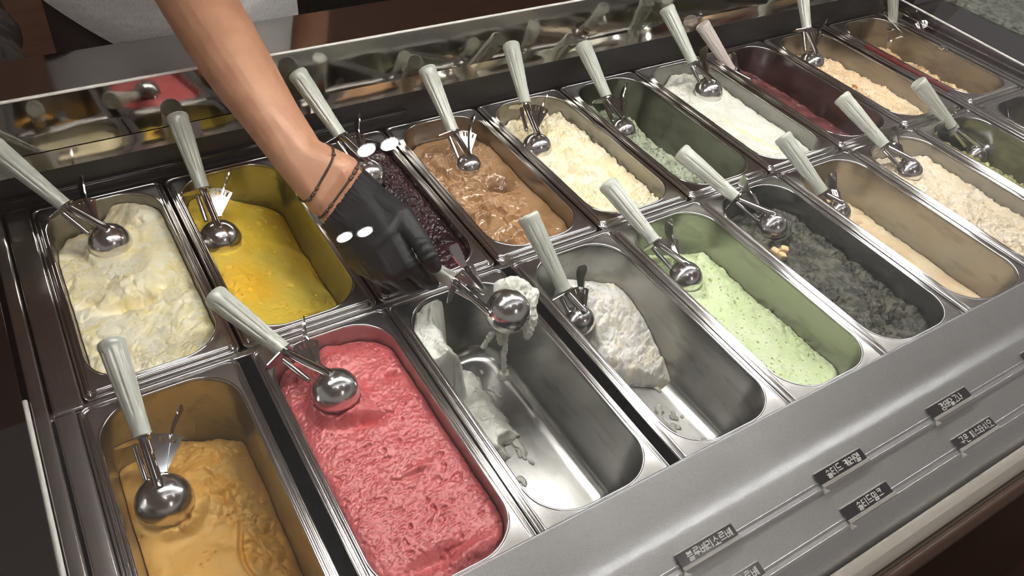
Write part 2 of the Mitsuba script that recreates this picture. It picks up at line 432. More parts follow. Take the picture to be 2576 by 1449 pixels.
rim = cat(ring_bead(rrect(HW - 0.0004, HL - 0.0004, HR - 0.0005, -0.0008, 16, 4), 0.0016), ring_bead(rrect(OW - 0.0016, OL - 0.0016, 0.0095, -0.0044), 0.0016), ring_bead(rrect(OW - 0.0070, OL - 0.0086, 0.0075, -0.0022), 0.0016))
rim_ply = mikit.ply(rim, 'rim_steel', smooth=True)
NFL = 13
pf = np.array(pf)
flange_f = pf[pf.max(1) < (NFL + 1) * nl]
basin_f = pf[pf.max(1) >= (NFL + 1) * nl]
pan_ply = mikit.ply(trimesh.Trimesh(pv, basin_f, process=False), 'pan_steel', smooth=35)
flange_ply = mikit.ply(trimesh.Trimesh(pv, flange_f, process=False), 'flange_steel', smooth=35)

YB, YF = 0.1865, -0.1865
BX = [0.17 * k + 0.085 for k in range(9)] + [1.643]
FX = [0.0765, 0.2575, 0.4255, 0.6055, 0.7735, 0.9385, 1.108, 1.278, 1.448, 1.643]

# ------------------------------------------------------------------ gelato
def N(x, y, s, seed=0, o=4):
    return meshkit.fbm(np.stack([x / s, y / s, np.full_like(x, seed * 3.7)], -1), octaves=o, seed=seed)


def billow(x, y, s, seed=0, o=3):
    out, a, tot = 0, 1.0, 0
    for i in range(o):
        n = meshkit.noise(np.stack([x / s * 2 ** i, y / s * 2 ** i, np.full_like(x, seed * 1.3 + i)], -1), seed + i)
        out = out + a * np.abs(2 * n - 1); tot += a; a *= 0.5
    return out / tot


def ss(a, b, x):
    t = np.clip((x - a) / (b - a), 0, 1)
    return t * t * (3 - 2 * t)


def G(u, v, u0, v0, su, sv):
    return np.exp(-((u - u0) / su) ** 2 - ((v - v0) / sv) ** 2)


def lerp(a, b, t):
    t = np.asarray(t)[..., None]
    return np.asarray(a) * (1 - t) + np.asarray(b) * t


def gelato_mesh(fn, step, cx, cy, wob=0.0):
    """fn(u, v, x, y) -> height, colour.  A closed mass lying in the pan, its rim following the walls."""
    nu, nv = int(2 * HW / step), int(2 * HL / step)
    u, v = np.meshgrid(np.linspace(-1, 1, nu), np.linspace(-1, 1, nv))
    r = HR
    x0, y0 = u * HW, v * HL
    h, _ = fn(u, v, x0, y0)

    def place(h):
        ins = inset(np.minimum(h, -0.002)) + 0.0004
        hw, hl, rr = HW - ins, HL - ins, r - ins * 0.6
        y = v * hl
        ex = np.clip(np.abs(y) - (hl - rr), 0, rr - 1e-6)
        w = np.where(ex > 0, hw - rr + np.sqrt(np.maximum(rr * rr - ex * ex, 0)), hw)
        return u * w, y
    x, y = place(h)
    h, c = fn(u, v, x, y)
    x, y = place(h)
    if wob > 0:
        m = (1 - np.abs(u) ** 6) * (1 - np.abs(v) ** 8)
        x = x + wob * m * (2 * N(x + h * 0.8, y, 0.012, 31, 3) - 1)
        y = y + wob * m * (2 * N(x, y + h * 0.8, 0.012, 57, 3) - 1)
    fl = -DEPTH + 0.0012
    keep = h > fl
    hz = np.maximum(h, fl)
    idx = np.arange(nu * nv).reshape(nv, nu)
    a, b, cc, d = idx[:-1, :-1], idx[:-1, 1:], idx[1:, 1:], idx[1:, :-1]
    kf = keep[:-1, :-1] | keep[:-1, 1:] | keep[1:, 1:] | keep[1:, :-1]
    f = np.concatenate([np.stack([a[kf], b[kf], cc[kf]], 1), np.stack([a[kf], cc[kf], d[kf]], 1)])
    top = np.stack([x, y, hz], -1).reshape(-1, 3)
    # a coarse underside, so that the mass is closed
    e = np.concatenate([f[:, [0, 1]], f[:, [1, 2]], f[:, [2, 0]]])
    es = np.sort(e, 1)
    _, inv, cnt = np.unique(es[:, 0].astype(np.int64) * (nu * nv) + es[:, 1], return_inverse=True, return_counts=True)
    be = e[cnt[inv] == 1]
    bot = top.copy(); bot[:, 2] = np.minimum(top[:, 2] - 0.006, -0.02); bot[:, 2] = np.maximum(bot[:, 2], -DEPTH + 0.0006); bot[:, :2] *= 0.995
    off = len(top)
    sk = np.concatenate([np.stack([be[:, 1], be[:, 0], be[:, 0] + off], 1), np.stack([be[:, 1], be[:, 0] + off, be[:, 1] + off], 1)])
    V = np.vstack([top, bot]); F = np.vstack([f, sk])
    C = np.vstack([c.reshape(-1, 3)] * 2)
    used = np.unique(F); mp = np.full(len(V), -1); mp[used] = np.arange(len(used))
    V, F, C = V[used], mp[F], C[used]
    V = V + np.array([cx, cy, 0.0])
    return trimesh.Trimesh(V, F, process=False), np.clip(C, 0, 1)


def worley(x, y, s, seed=0):
    px, py = x / s + seed * 7.31, y / s + seed * 3.77
    ix, iy = np.floor(px).astype(np.int64), np.floor(py).astype(np.int64)
    best = np.full(x.shape, 9.0)
    for a in (-1, 0, 1):
        for b in (-1, 0, 1):
            h = ((ix + a) * 374761393 + (iy + b) * 668265263 + seed * 144665) & 0xFFFFFFFF
            h = ((h ^ (h >> 13)) * 1274126177) & 0xFFFFFFFF
            r1 = (h & 0xFFFF) / 65535.0; r2 = ((h >> 16) & 0xFFFF) / 65535.0
            best = np.minimum(best, (ix + a + r1 - px) ** 2 + (iy + b + r2 - py) ** 2)
    return np.clip(1 - best * 1.15, 0, 1)


def crumbs(x, y, seed, big=0.006, mid=0.003, small=0.0012):
    """Soft heaps, broken into curds, broken into small crumbs."""
    wx, wy = warp(x, y, seed + 70, 0.012, 0.004)
    gate = ss(0.25, 0.6, N(x, y, 0.020, seed + 40, 2))
    return (2 * big * (N(x, y, 0.034, seed, 3) - 0.5) + mid * (1.7 * worley(wx, wy, 0.017, seed + 3) - 1.0) * (0.5 + 0.5 * gate)
            + 0.75 * mid * gate * (1.6 * worley(wx, wy, 0.0075, seed + 5) - 1.0) + small * (1.6 * worley(wx, wy, 0.0040, seed + 9) - 0.9) + small * (2 * N(x, y, 0.003, seed + 21, 2) - 1))


def warp(x, y, seed, s=0.03, a=0.012):
    return x + a * (2 * N(x, y, s, seed, 3) - 1), y + a * (2 * N(x, y, s, seed + 17, 3) - 1)


def shade(base, alt, x, y, s, seed, amt=1.0):
    return lerp(col(*base), col(*alt), amt * ss(0.3, 0.7, N(x, y, s, seed, 4)))


def flecks(c, x, y, s, seed, th, color, amt=1.0):
    n = N(x, y, s, seed, 2)
    return lerp(c, np.broadcast_to(col(*color), c.shape), amt * ss(th, th + 0.05, n))


def edge_drop(u, v, d, p=10):
    return -d * (np.abs(u) ** p + np.abs(v) ** (p * 1.6))


def back_1(u, v, x, y):       # cream, nearly full, thin smear at the back left
    h = -0.014 - 0.024 * ss(0.42, 0.95, v) * ss(0.75, -0.6, u) - 0.014 * G(u, v, -0.55, 0.58, 0.35, 0.20)
    h = h + 0.012 * G(u, v, -0.05, -0.06, 0.42, 0.13) + 0.011 * G(u, v, 0.45, 0.10, 0.28, 0.20) - 0.014 * G(u, v, -0.1, -0.25, 0.5, 0.04) - 0.012 * G(u, v, 0.5, -0.14, 0.14, 0.05) - 0.010 * G(u, v, -0.75, -0.12, 0.16, 0.02) - 0.010 * G(u, v, 0.82, 0.06, 0.08, 0.07) + 0.010 * G(u, v, 0.62, 0.85, 0.25, 0.14)
    h = h + crumbs(x, y, 1, 0.005, 0.0019, 0.0006) + edge_drop(u, v, 0.004)
    c = shade((250, 236, 192), (250, 244, 218), x, y, 0.03, 2)
    c = lerp(c, np.broadcast_to(col(240, 224, 156), c.shape), 0.7 * ss(0.50, 0.70, N(x, y, 0.016, 5, 4)))
    return h, c


def back_2(u, v, x, y):       # yellow, smooth, lower at the right wall
    h = -0.050 - 0.026 * u + 0.012 * ss(0.3, 0.9, v) - 0.006 * v + 0.008 * G(u, v, -0.6, -0.1, 0.4, 0.25)
    wx, wy = warp(x, y, 5)
    rough = ss(0.45, -0.35, u * 0.8 + v * 0.7)
    h = h + 0.0045 * (2 * N(wx, wy, 0.045, 6, 3) - 1) + rough * (crumbs(wx, wy, 8, 0.002, 0.0016, 0.0003)) + 0.004 * ss(0.10, 0.0, np.abs(v - 0.36 + 0.25 * u * u)) * ss(-0.6, 0.0, u)
    h = h - 0.003 * ss(0.66, 0.74, N(x, y, 0.010, 9, 2)) + edge_drop(u, v, 0.006)
    c = shade((242, 206, 70), (236, 212, 96), x, y, 0.06, 11)
    c = lerp(c, np.broadcast_to(col(244, 190, 56), c.shape), 0.9 * np.clip(1.3 * G(u, v, -0.6, -0.3, 0.6, 0.35), 0, 1))
    return h, c


def back_3(u, v, x, y):       # dark berry sorbet, full
    wx, wy = warp(x, y, 3, 0.02, 0.006)
    h = -0.009 + 0.004 * (2 * N(x, y, 0.05, 21, 3) - 1) + 0.0022 * (1.6 * worley(wx, wy, 0.009, 22) - 0.8) + 0.0014 * (1.6 * worley(wx, wy, 0.0042, 24) - 0.8) + edge_drop(u, v, 0.006) - 0.008 * G(u, v, 0.3, -0.1, 0.3, 0.5)
    c = shade((24, 10, 14), (40, 16, 22), x, y, 0.02, 23)
    return h, c


def back_4(u, v, x, y):       # coffee brown, folded, with a scooped crater
    wx, wy = warp(x, y, 41, 0.030, 0.016)
    n = N(wx, wy, 0.050, 42, 3)
    f = np.sin(n * 30.0)
    sharp = np.sign(f) * np.abs(f) ** 0.8
    m = ss(0.55, -0.4, u + 0.35 * v) * ss(0.95, 0.6, v)
    h = -0.024 + 0.0050 * sharp * (0.25 + 0.75 * m) + 0.006 * (2 * N(x, y, 0.04, 45, 2) - 1) * m + edge_drop(u, v, 0.004)
    h = h + m * 0.0010 * np.sin(N(wx, wy, 0.02, 48, 3) * 40)
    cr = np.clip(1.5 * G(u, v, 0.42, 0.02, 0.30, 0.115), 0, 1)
    h = h - 0.022 * cr + 0.0014 * cr * (1.6 * worley(x, y, 0.004, 49) - 0.8) + 0.007 * G(u, v, -0.45, -0.45, 0.4, 0.2) - 0.010 * ss(0.55, 0.95, v)
    rr = ss(0.2, 0.6, v) * ss(0.95, 0.75, v)
    h = h + rr * crumbs(x, y, 46, 0.002, 0.0018, 0.0008)
    c = shade((164, 128, 92), (146, 112, 78), x, y, 0.03, 43)
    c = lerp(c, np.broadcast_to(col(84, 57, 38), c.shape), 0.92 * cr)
    return h, c


def back_5(u, v, x, y):       # cream in curls
    h = -0.022 - 0.005 * u + 0.010 * G(u, v, 0.25, 0.35, 0.45, 0.22) - 0.016 * ss(0.45, 0.9, v) * ss(0.4, -0.5, u)
    h = h + crumbs(x, y, 52, 0.007, 0.0060, 0.0011) + edge_drop(u, v, 0.004)
    r2 = ((u + 0.20) * HW) ** 2 + ((v + 0.18) * HL) ** 2
    s = np.sqrt(np.maximum(0.017 ** 2 - r2, 0))
    h = np.maximum(h, np.where(r2 < 0.017 ** 2, -0.024 + s, -1))
    h = h - 0.007 * G(u, v, -0.20, -0.36, 0.3, 0.04)
    c = shade((236, 223, 186), (240, 232, 206), x, y, 0.02, 53)
    c = flecks(c, x, y, 0.009, 55, 0.66, (230, 204, 150), 0.6)
    return h, c


def back_6(u, v, x, y):       # grey green heap along the left
    n = 2 * N(x, y, 0.035, 66, 3) - 1
    h = -0.026 - 0.066 * ss(-0.25, 0.75, u + 0.30 * n + 0.10 * v) - 0.02 * ss(0.62, 0.95, v) - 0.014 * ss(-0.5, -0.95, v)
    h = h + crumbs(x, y, 61, 0.008, 0.0052, 0.0018)
    c = shade((140, 148, 124), (170, 178, 156), x, y, 0.010, 62)
    c = flecks(c, x, y, 0.0045, 65, 0.60, (62, 66, 56), 0.8)
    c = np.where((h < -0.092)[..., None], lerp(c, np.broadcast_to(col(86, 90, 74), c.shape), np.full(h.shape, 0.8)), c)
    return h, c


def back_7(u, v, x, y):       # white, scraped
    wx, wy = warp(x, y, 71, 0.03, 0.010)
    rough = 0.55 + 0.45 * ss(-0.1, 0.4, v)
    h = -0.018 + 0.006 * G(u, v, 0.1, 0.50, 0.5, 0.25) + crumbs(x, y, 72, 0.004, 0.0036, 0.0010) * rough + 0.0022 * (2 * N(wx * 2.2, wy * 0.5, 0.016, 75, 3) - 1) + edge_drop(u, v, 0.004) - 0.022 * ss(0.66, 0.95, v) * ss(0.2, -0.5, u) - 0.006 * u
    c = shade((220, 220, 207), (228, 228, 219), x, y, 0.02, 73)
    c = lerp(c, np.broadcast_to(col(244, 236, 172), c.shape), 0.7 * ss(0.10, 0.0, np.abs(u + 0.25 + 0.5 * (v + 0.4))) * ss(-0.9, -0.6, v) * ss(0.1, -0.2, v))
    return h, c


def back_8(u, v, x, y):       # dark cocoa berry, low along the left
    wx, wy = warp(x, y, 82, 0.02, 0.006)
    h = -0.036 - 0.018 * u + 0.006 * (2 * N(x, y, 0.04, 81, 3) - 1) + 0.003 * (1.6 * worley(wx, wy, 0.014, 83) - 0.8) * ss(-0.2, 0.3, u) + 0.0008 * (1.6 * worley(wx, wy, 0.004, 85) - 0.8) - 0.02 * ss(0.4, 0.9, u) + edge_drop(u, v, 0.004)
    c = shade((66, 32, 36), (96, 52, 54), x, y, 0.02, 84)
    return h, c


def back_9(u, v, x, y):       # peach cream crumbs
    h = -0.030 - 0.010 * u - 0.014 * ss(0.5, 0.95, v) + crumbs(x, y, 91, 0.007, 0.0055, 0.0018) + edge_drop(u, v, 0.003)
    c = shade((238, 208, 168), (240, 218, 186), x, y, 0.02, 92)
    c = flecks(c, x, y, 0.007, 95, 0.68, (214, 170, 114), 0.7)
    c = lerp(c, np.broadcast_to(col(166, 104, 46), c.shape), ss(0.45, 0.6, N(x, y, 0.006, 97, 2)) * np.clip(1.5 * G(u, v, -0.25, -0.18, 0.3, 0.14), 0, 1))
    return h, c


def back_10(u, v, x, y):      # tan, behind the glass divider
    h = -0.034 - 0.022 * u + crumbs(x, y, 101, 0.014, 0.0060, 0.0018) + edge_drop(u, v, 0.004) - 0.015 * ss(0.4, 0.9, v) - 0.04 * ss(0.2, 0.9, u - 0.3 * v)
    c = shade((232, 196, 146), (238, 212, 168), x, y, 0.02, 102)
    c = lerp(c, np.broadcast_to(col(150, 100, 50), c.shape), 0.8 * G(u, v, 0.0, -0.05, 0.25, 0.08))
    return h, c


def front_1(u, v, x, y):      # mango yellow with a tall back wall bare
    h = -0.056 - 0.018 * u - 0.010 * ss(0.55, 0.95, v) * ss(0.2, -0.8, u) - 0.022 * ss(0.74, 0.98, v)
    wx, wy = warp(x, y, 111, 0.03, 0.012)
    rough = ss(-0.1, 0.5, u + v * 0.7)
    h = h + 0.005 * (2 * N(wx, wy, 0.05, 112, 3) - 1) + rough * crumbs(wx, wy * 0.8, 113, 0.004, 0.0030, 0.0005) + 0.0008 * (2 * N(x, y, 0.008, 114, 3) - 1) + edge_drop(u, v, 0.008, 7)
    h = h + 0.012 * G(u, v, 0.35, 0.42, 0.45, 0.22) - 0.006 * G(u, v, -0.1, -0.42, 0.4, 0.15) - 0.002 * ss(0.70, 0.80, N(x, y, 0.006, 119, 3)) + 0.006 * G(u, v, -0.2, 0.30, 0.5, 0.12)
    h = h - 0.004 * ss(0.06, 0.0, np.abs(u - 0.34 - 0.10 * np.sin(v * 9))) * ss(0.2, -0.1, v)
    c = shade((214, 162, 78), (208, 166, 94), x, y, 0.05, 115)
    c = lerp(c, np.broadcast_to(col(216, 154, 50), c.shape), 0.8 * ss(0.3, -0.6, v) * ss(0.6, -0.4, u))
    c = lerp(c, np.broadcast_to(col(196, 140, 52), c.shape), 0.6 * ss(0.52, 0.70, N(x, y, 0.022, 117, 4)))
    return h, c


def front_2(u, v, x, y):      # strawberry sorbet, full
    wx, wy = warp(x, y, 122, 0.02, 0.008)
    lum = ss(-0.75, 0.3, v + 0.6 * (N(x, y, 0.03, 128, 2) - 0.5))
    h = -0.0125 + 0.003 * (2 * N(x, y, 0.05, 121, 3) - 1) + 0.0016 * (2 * N(wx, wy, 0.020, 123, 4) - 1) * (0.4 + lum) + 0.0004 * (1.6 * worley(wx, wy, 0.0045, 124) - 0.8) + edge_drop(u, v, 0.006, 14)
    h = h - 0.0020 * ss(0.62, 0.76, N(wx, wy * 1.3, 0.010, 126, 3)) + 0.0007 * (2 * N(x, y, 0.003, 130, 2) - 1)
    h = h + 0.009 * G(u, v, 0.05, 0.80, 0.32, 0.10) - 0.006 * ss(0.80, 0.97, v) * ss(0.0, 0.5, np.abs(u)) - 0.012 * G(u, v, 0.02, 0.22, 0.20, 0.03) - 0.006 * G(u, v, 0.72, 0.52, 0.14, 0.03) - 0.004 * G(u, v, 0.2, -0.28, 0.16, 0.02) + 0.004 * G(u, v, 0.3, -0.26, 0.2, 0.03)
    h = h + 0.010 * G(u, v, 0.4, -0.90, 0.5, 0.06) - 0.010 * G(u, v, -0.1, -0.86, 0.5, 0.05) + 0.007 * G(u, v, -0.03, 0.28, 0.25, 0.035)
    c = shade((196, 92, 95), (206, 108, 108), x, y, 0.03, 125)
    c = flecks(c, x, y, 0.0032, 127, 0.80, (150, 50, 56), 0.8)
    c = lerp(c, np.broadcast_to(col(182, 68, 74), c.shape), 0.5 * ss(0.52, 0.68, N(x, y, 0.018, 129, 3)))
    return h, c


def front_3(u, v, x, y):      # scraps of white in an almost empty pan
    h = np.full_like(u, -0.130)
    n = 2 * N(x, y, 0.03, 131, 3) - 1
    n2 = 2 * N(x, y, 0.012, 137, 3) - 1
    h = np.maximum(h, -0.010 + 0.006 * n + 0.005 * n2 - 0.13 * ss(-0.62, -0.10, u + 0.16 * n + 0.08 * n2) - 0.14 * ss(0.52, 0.34, v + 0.12 * n) + crumbs(x, y, 138, 0.004, 0.0030, 0.0008))
    h = np.maximum(h, -0.097 + 0.012 * n + 0.004 * n2 - 0.030 * ss(-0.1, 0.5, u + 0.30 * n) - 0.055 * ss(0.05, -0.20, v + 0.22 * n) - 0.045 * ss(0.72, 0.95, v))
    h = np.maximum(h, -0.1185 + 0.0045 * ss(0.52, 0.75, N(x * 2.4, y * 0.8, 0.02, 133, 3)) * ss(-0.95, -0.3, v) - 0.003 * ss(-0.1, 0.6, np.abs(u)))
    c = shade((228, 230, 218), (240, 241, 232), x, y, 0.02, 135)
    c = np.where((h < -0.113)[..., None], np.broadcast_to(col(182, 182, 174), c.shape), c)
    return h, c


def front_4(u, v, x, y):      # white heap at the back, floor bare in front
    n = 2 * N(x, y, 0.03, 141, 3) - 1
    edge = v - 0.20 + 0.30 * (u + 0.2) + 0.12 * n
    h = -0.030 - 0.020 * (u + 0.2) - 0.050 * ss(-0.10, -0.75, u + 0.15 * n) - 0.056 * ss(0.75, -0.10, edge) - 0.060 * ss(0.04, -0.20, edge) - 0.012 * ss(0.74, 0.98, v)
    h = h + crumbs(x, y, 142, 0.005, 0.0018, 0.0009) * ss(-0.2, 0.1, edge)
    h = np.where(h < -0.108, np.maximum(h, -0.1185 + 0.0040 * ss(0.56, 0.72, N(x * 1.5, y, 0.016, 143, 3)) * ss(-0.95, -0.5, v)), h)
    c = shade((234, 232, 222), (240, 239, 232), x, y, 0.02, 144)
    c = np.where((h < -0.113)[..., None], np.broadcast_to(col(186, 186, 180), c.shape), c)
    c = lerp(c, np.broadcast_to(col(240, 230, 200), c.shape), 0.5 * ss(0.5, 0.65, N(x, y, 0.016, 146, 3)))
    return h, c


def front_5(u, v, x, y):      # pistachio
    rough = 0.45 + 0.55 * ss(0.0, 0.6, u + 0.6 * v)
    h = -0.045 - 0.012 * u + 0.012 * G(u, v, -0.3, 0.62, 0.6, 0.2) - 0.020 * ss(0.75, 0.98, v) + crumbs(x, y, 151, 0.004, 0.0032, 0.0011) * rough + edge_drop(u, v, 0.003)
    c = shade((212, 230, 176), (222, 236, 194), x, y, 0.03, 152)
    c = flecks(c, x, y, 0.0048, 155, 0.68, (158, 172, 76), 0.9)
    c = flecks(c, x, y, 0.0040, 158, 0.73, (124, 98, 68), 0.9)
    return h, c


def front_6(u, v, x, y):      # black sesame
    wx, wy = warp(x, y, 161, 0.02, 0.008)
    h = -0.024 - 0.006 * u - 0.018 * ss(0.75, 0.98, v) + crumbs(wx, wy, 162, 0.008, 0.0040, 0.0012) + edge_drop(u, v, 0.006) - 0.014 * G(u, v, 0.2, -0.75, 0.5, 0.2)
    sm = np.clip(1.2 * G(u, v, 0.05, -0.12, 0.45, 0.28), 0, 1)
    h = h * (1 - 0.75 * sm) + (-0.024 + 0.0006 * np.sin((x + 0.4 * y) * 900)) * 0.75 * sm
    c = shade((46, 46, 40), (80, 80, 68), x, y, 0.016, 163)
    c = lerp(c, np.broadcast_to(col(132, 134, 124), c.shape), 0.8 * np.clip(1.2 * G(u, v, 0.05, 0.72, 0.4, 0.14), 0, 1))
    c = lerp(c, np.broadcast_to(col(28, 28, 25), c.shape), 0.7 * ss(0.52, 0.66, N(x, y, 0.012, 165, 3)))
    return h, c


def front_7(u, v, x, y):      # caramel cream, low
    h = -0.046 - 0.024 * u + 0.004 * (2 * N(x, y, 0.04, 171, 3) - 1) + 0.0024 * (1.6 * worley(x * 0.6, y * 1.5, 0.014, 172) - 0.8) * ss(-0.3, 0.3, v) + 0.0008 * (2 * N(x, y, 0.008, 175, 3) - 1) - 0.02 * ss(0.8, 0.98, v) + edge_drop(u, v, 0.002)
    c = shade((236, 208, 166), (240, 220, 184), x, y, 0.03, 173)
    return h, c


def front_8(u, v, x, y):      # cream crumbs, high
    h = -0.018 - 0.006 * u - 0.014 * ss(0.72, 0.98, v) + crumbs(x, y, 181, 0.007, 0.0036, 0.0014) + edge_drop(u, v, 0.003)
    c = shade((232, 215, 184), (238, 226, 204), x, y, 0.02, 182)
    c = flecks(c, x, y, 0.008, 185, 0.68, (214, 180, 124), 0.6)
    return h, c


def front_9(u, v, x, y):      # olive green pieces, low
    h = -0.040 - 0.026 * u + crumbs(x, y, 191, 0.014, 0.0080, 0.0020) - 0.012 * ss(0.7, 0.98, v) - 0.03 * ss(0.3, 0.9, u)
    c = shade((146, 146, 92), (190, 188, 138), x, y, 0.012, 192)
    c = flecks(c, x, y, 0.008, 195, 0.60, (96, 92, 50), 0.8)
    return h, c


def front_10(u, v, x, y):     # dark chocolate
    h = -0.050 + 0.004 * (2 * N(x, y, 0.04, 201, 3) - 1) + edge_drop(u, v, 0.004)
    return h, shade((40, 32, 28), (54, 44, 38), x, y, 0.02, 202)


SPEC = [  # builder, row, index, bsdf, step, wobble, description of the gelato, the pan's position
    (back_1, 0, 0, 'gelato_creamy', 0.0011, 0.0020, 'pale cream gelato with lumpy scooped mounds', 'leftmost pan of the back row'),
    (back_2, 0, 1, 'gelato_creamy', 0.0012, 0.0010, 'smooth bright yellow gelato sloping to the left', 'second pan of the back row from the left'),
    (back_3, 0, 2, 'gelato_icy', 0.0012, 0.0010, 'glossy dark purple berry sorbet under the gloved hand', 'back row pan under the gloved hand'),
    (back_4, 0, 3, 'gelato_glossy', 0.0012, 0.0030, 'glossy coffee brown gelato with a scooped crater', 'back row pan right of the dark purple sorbet'),
    (back_5, 0, 4, 'gelato_creamy', 0.0013, 0.0030, 'ivory gelato in curls with one smooth round ball', 'back row pan between the brown and the grey green gelato'),
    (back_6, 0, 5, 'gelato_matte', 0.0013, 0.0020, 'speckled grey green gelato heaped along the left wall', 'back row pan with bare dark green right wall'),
    (back_7, 0, 6, 'gelato_creamy', 0.0014, 0.0020, 'bright white gelato with a pale yellow streak', 'back row pan left of the dark maroon one'),
    (back_8, 0, 7, 'gelato_icy', 0.0016, 0.0010, 'dark maroon cocoa gelato lying low in its pan', 'back row pan with dark stained walls'),
    (back_9, 0, 8, 'gelato_matte', 0.0015, 0.0020, 'crumbly peach gelato with brown caramel bits', 'last back row pan before the glass divider'),
    (back_10, 0, 9, 'gelato_matte', 0.0018, 0.0020, 'tan gelato seen through the glass divider', 'back row pan behind the glass divider'),
    (front_1, 1, 0, 'gelato_creamy', 0.0010, 0.0016, 'mustard yellow mango gelato in the front left corner', 'leftmost pan of the front row'),
    (front_2, 1, 1, 'gelato_wet', 0.0010, 0.0010, 'pink strawberry sorbet filled almost to the rim', 'second pan of the front row from the left'),
    (front_3, 1, 2, 'gelato_creamy', 0.0011, 0.0050, 'scraps of white gelato in the nearly empty pan', 'nearly empty front row pan under the held scoop'),
    (front_4, 1, 3, 'gelato_creamy', 0.0012, 0.0016, 'white gelato heap at the back of a half bare pan', 'front row pan with bare steel floor beside the black gap'),
    (front_5, 1, 4, 'gelato_matte', 0.0012, 0.0016, 'pale green pistachio gelato with brown and green flecks', 'front row pan right of the white gelato heap'),
    (front_6, 1, 5, 'gelato_creamy', 0.0013, 0.0030, 'dark grey black sesame gelato', 'front row pan right of the pistachio gelato'),
    (front_7, 1, 6, 'gelato_creamy', 0.0015, 0.0010, 'beige caramel gelato lying low with a tall bare wall', 'front row pan right of the dark grey gelato'),
    (front_8, 1, 7, 'gelato_matte', 0.0015, 0.0026, 'crumbly cream coloured gelato at the right edge', 'front row pan of crumbly cream gelato'),
    (front_9, 1, 8, 'gelato_matte', 0.0017, 0.0026, 'olive green gelato pieces at the far right', 'last front row pan before the divider bars'),
    (front_10, 1, 9, 'gelato_icy', 0.0025, 0.0, 'near black chocolate gelato in the far right corner', 'front row pan behind the divider bars'),
]
SC = [  # ball pixel, height of the ball centre, end of the handle, ball radius, roll, label
    ((278, 612), -0.020, None, 0.0265, 0, 'scoop with off white handle in the pale cream gelato at the left edge'),
    ((555, 603), -0.034, (0.211, 0.378, 0.088), 0.0275, 0, 'scoop with off white handle in the bright yellow gelato'),
    ((925, 440), 0.002, (0.384, 0.378, 0.117), 0.0250, 0, 'scoop in the dark purple sorbet, partly hidden behind the wrist'),
    ((1178, 420), -0.030, (0.591, 0.374, 0.085), 0.0210, 0, 'scoop sunk into the coffee brown gelato'),
    ((1350, 372), -0.024, (0.748, 0.377, 0.095), 0.0240, 0, 'scoop in the ivory curled gelato'),
    ((1566, 330), -0.066, (0.897, 0.374, 0.069), 0.0220, 0, 'scoop in the speckled grey green gelato'),
    ((1780, 232), -0.020, (1.075, 0.372, 0.110), 0.0265, 0, 'scoop in the bright white gelato'),
    ((1868, 222), -0.060, (1.180, 0.374, 0.060), 0.0220, 0, 'scoop with pinkish white handle in the dark maroon gelato'),
    ((2040, 160), -0.036, None, 0.0250, 0, 'scoop in the crumbly peach gelato'),
    ((2245, 105), -0.055, None, 0.0260, 0, 'scoop seen through the glass divider in the tan gelato'),
    ((415, 1262), -0.046, (0.045, 0.030, 0.045), 0.0285, 0, 'scoop in the mustard yellow gelato, nearest the front left corner'),
    ((845, 985), -0.006, (0.160, 0.055, 0.042), 0.0262, 0, 'scoop resting on the pink strawberry sorbet'),
    ((1457, 806), -0.079, (0.550, 0.005, 0.064), 0.0210, 0, 'scoop leaning at the left wall of the half bare white gelato pan'),
    ((1722, 700), -0.060, (0.713, 0.045, 0.040), 0.0245, 0, 'scoop in the pale green pistachio gelato'),
    ((1940, 572), -0.020, (0.865, 0.062, 0.043), 0.0235, 0, 'scoop in the dark grey black sesame gelato'),
    ((2106, 535), -0.068, (1.042, 0.022, 0.048), 0.0200, 0, 'scoop in the low beige caramel gelato'),
    ((2285, 432), -0.018, (1.210, 0.055, 0.064), 0.0215, 0, 'scoop in the crumbly cream coloured gelato at the right'),
    ((2452, 392), -0.066, None, 0.0200, 0, 'scoop in the olive green gelato at the far right'),
]


def pushed(fn, cx, cy, balls, seed):
    def g(u, v, x, y):
        h, c = fn(u, v, x, y)
        for (bx_, by_, bz_, R_) in balls:
            r = np.sqrt((x + cx - bx_) ** 2 + (y + cy - by_ + 0.10 * R_) ** 2) / R_
            bump = np.exp(-((r - 1.02) / 0.26) ** 2) * (0.35 + 1.1 * N(x, y, 0.010, 300 + seed, 3)) * (h > -0.11)
            h = h + np.clip(bz_ - 0.002 - h, 0.001, 0.012) * bump
        return h, c
    return g


def settle():
    """Heights of the ball centres: not deeper than a little above the gelato around them."""
    out = []
    for i_, q in enumerate(SC):
        z = q[1] + 0.010
        for _ in range(3):
            p = pixel_z(*q[0], z)
            for fn_, row_, k_, *_r in SPEC:
                cx_, cy_ = (BX[k_], YB) if row_ == 0 else (FX[k_], YF)
                if abs(p[0] - cx_) < HW and abs(p[1] - cy_) < HL and i_ not in (3, 7):
                    xs, ys = np.array([[p[0] - cx_]]), np.array([[p[1] - cy_]])
                    z = max(z, float(fn_(xs / HW, ys / HL, xs, ys)[0][0, 0]) + 0.22 * q[3])
        out.append(z)
    return out


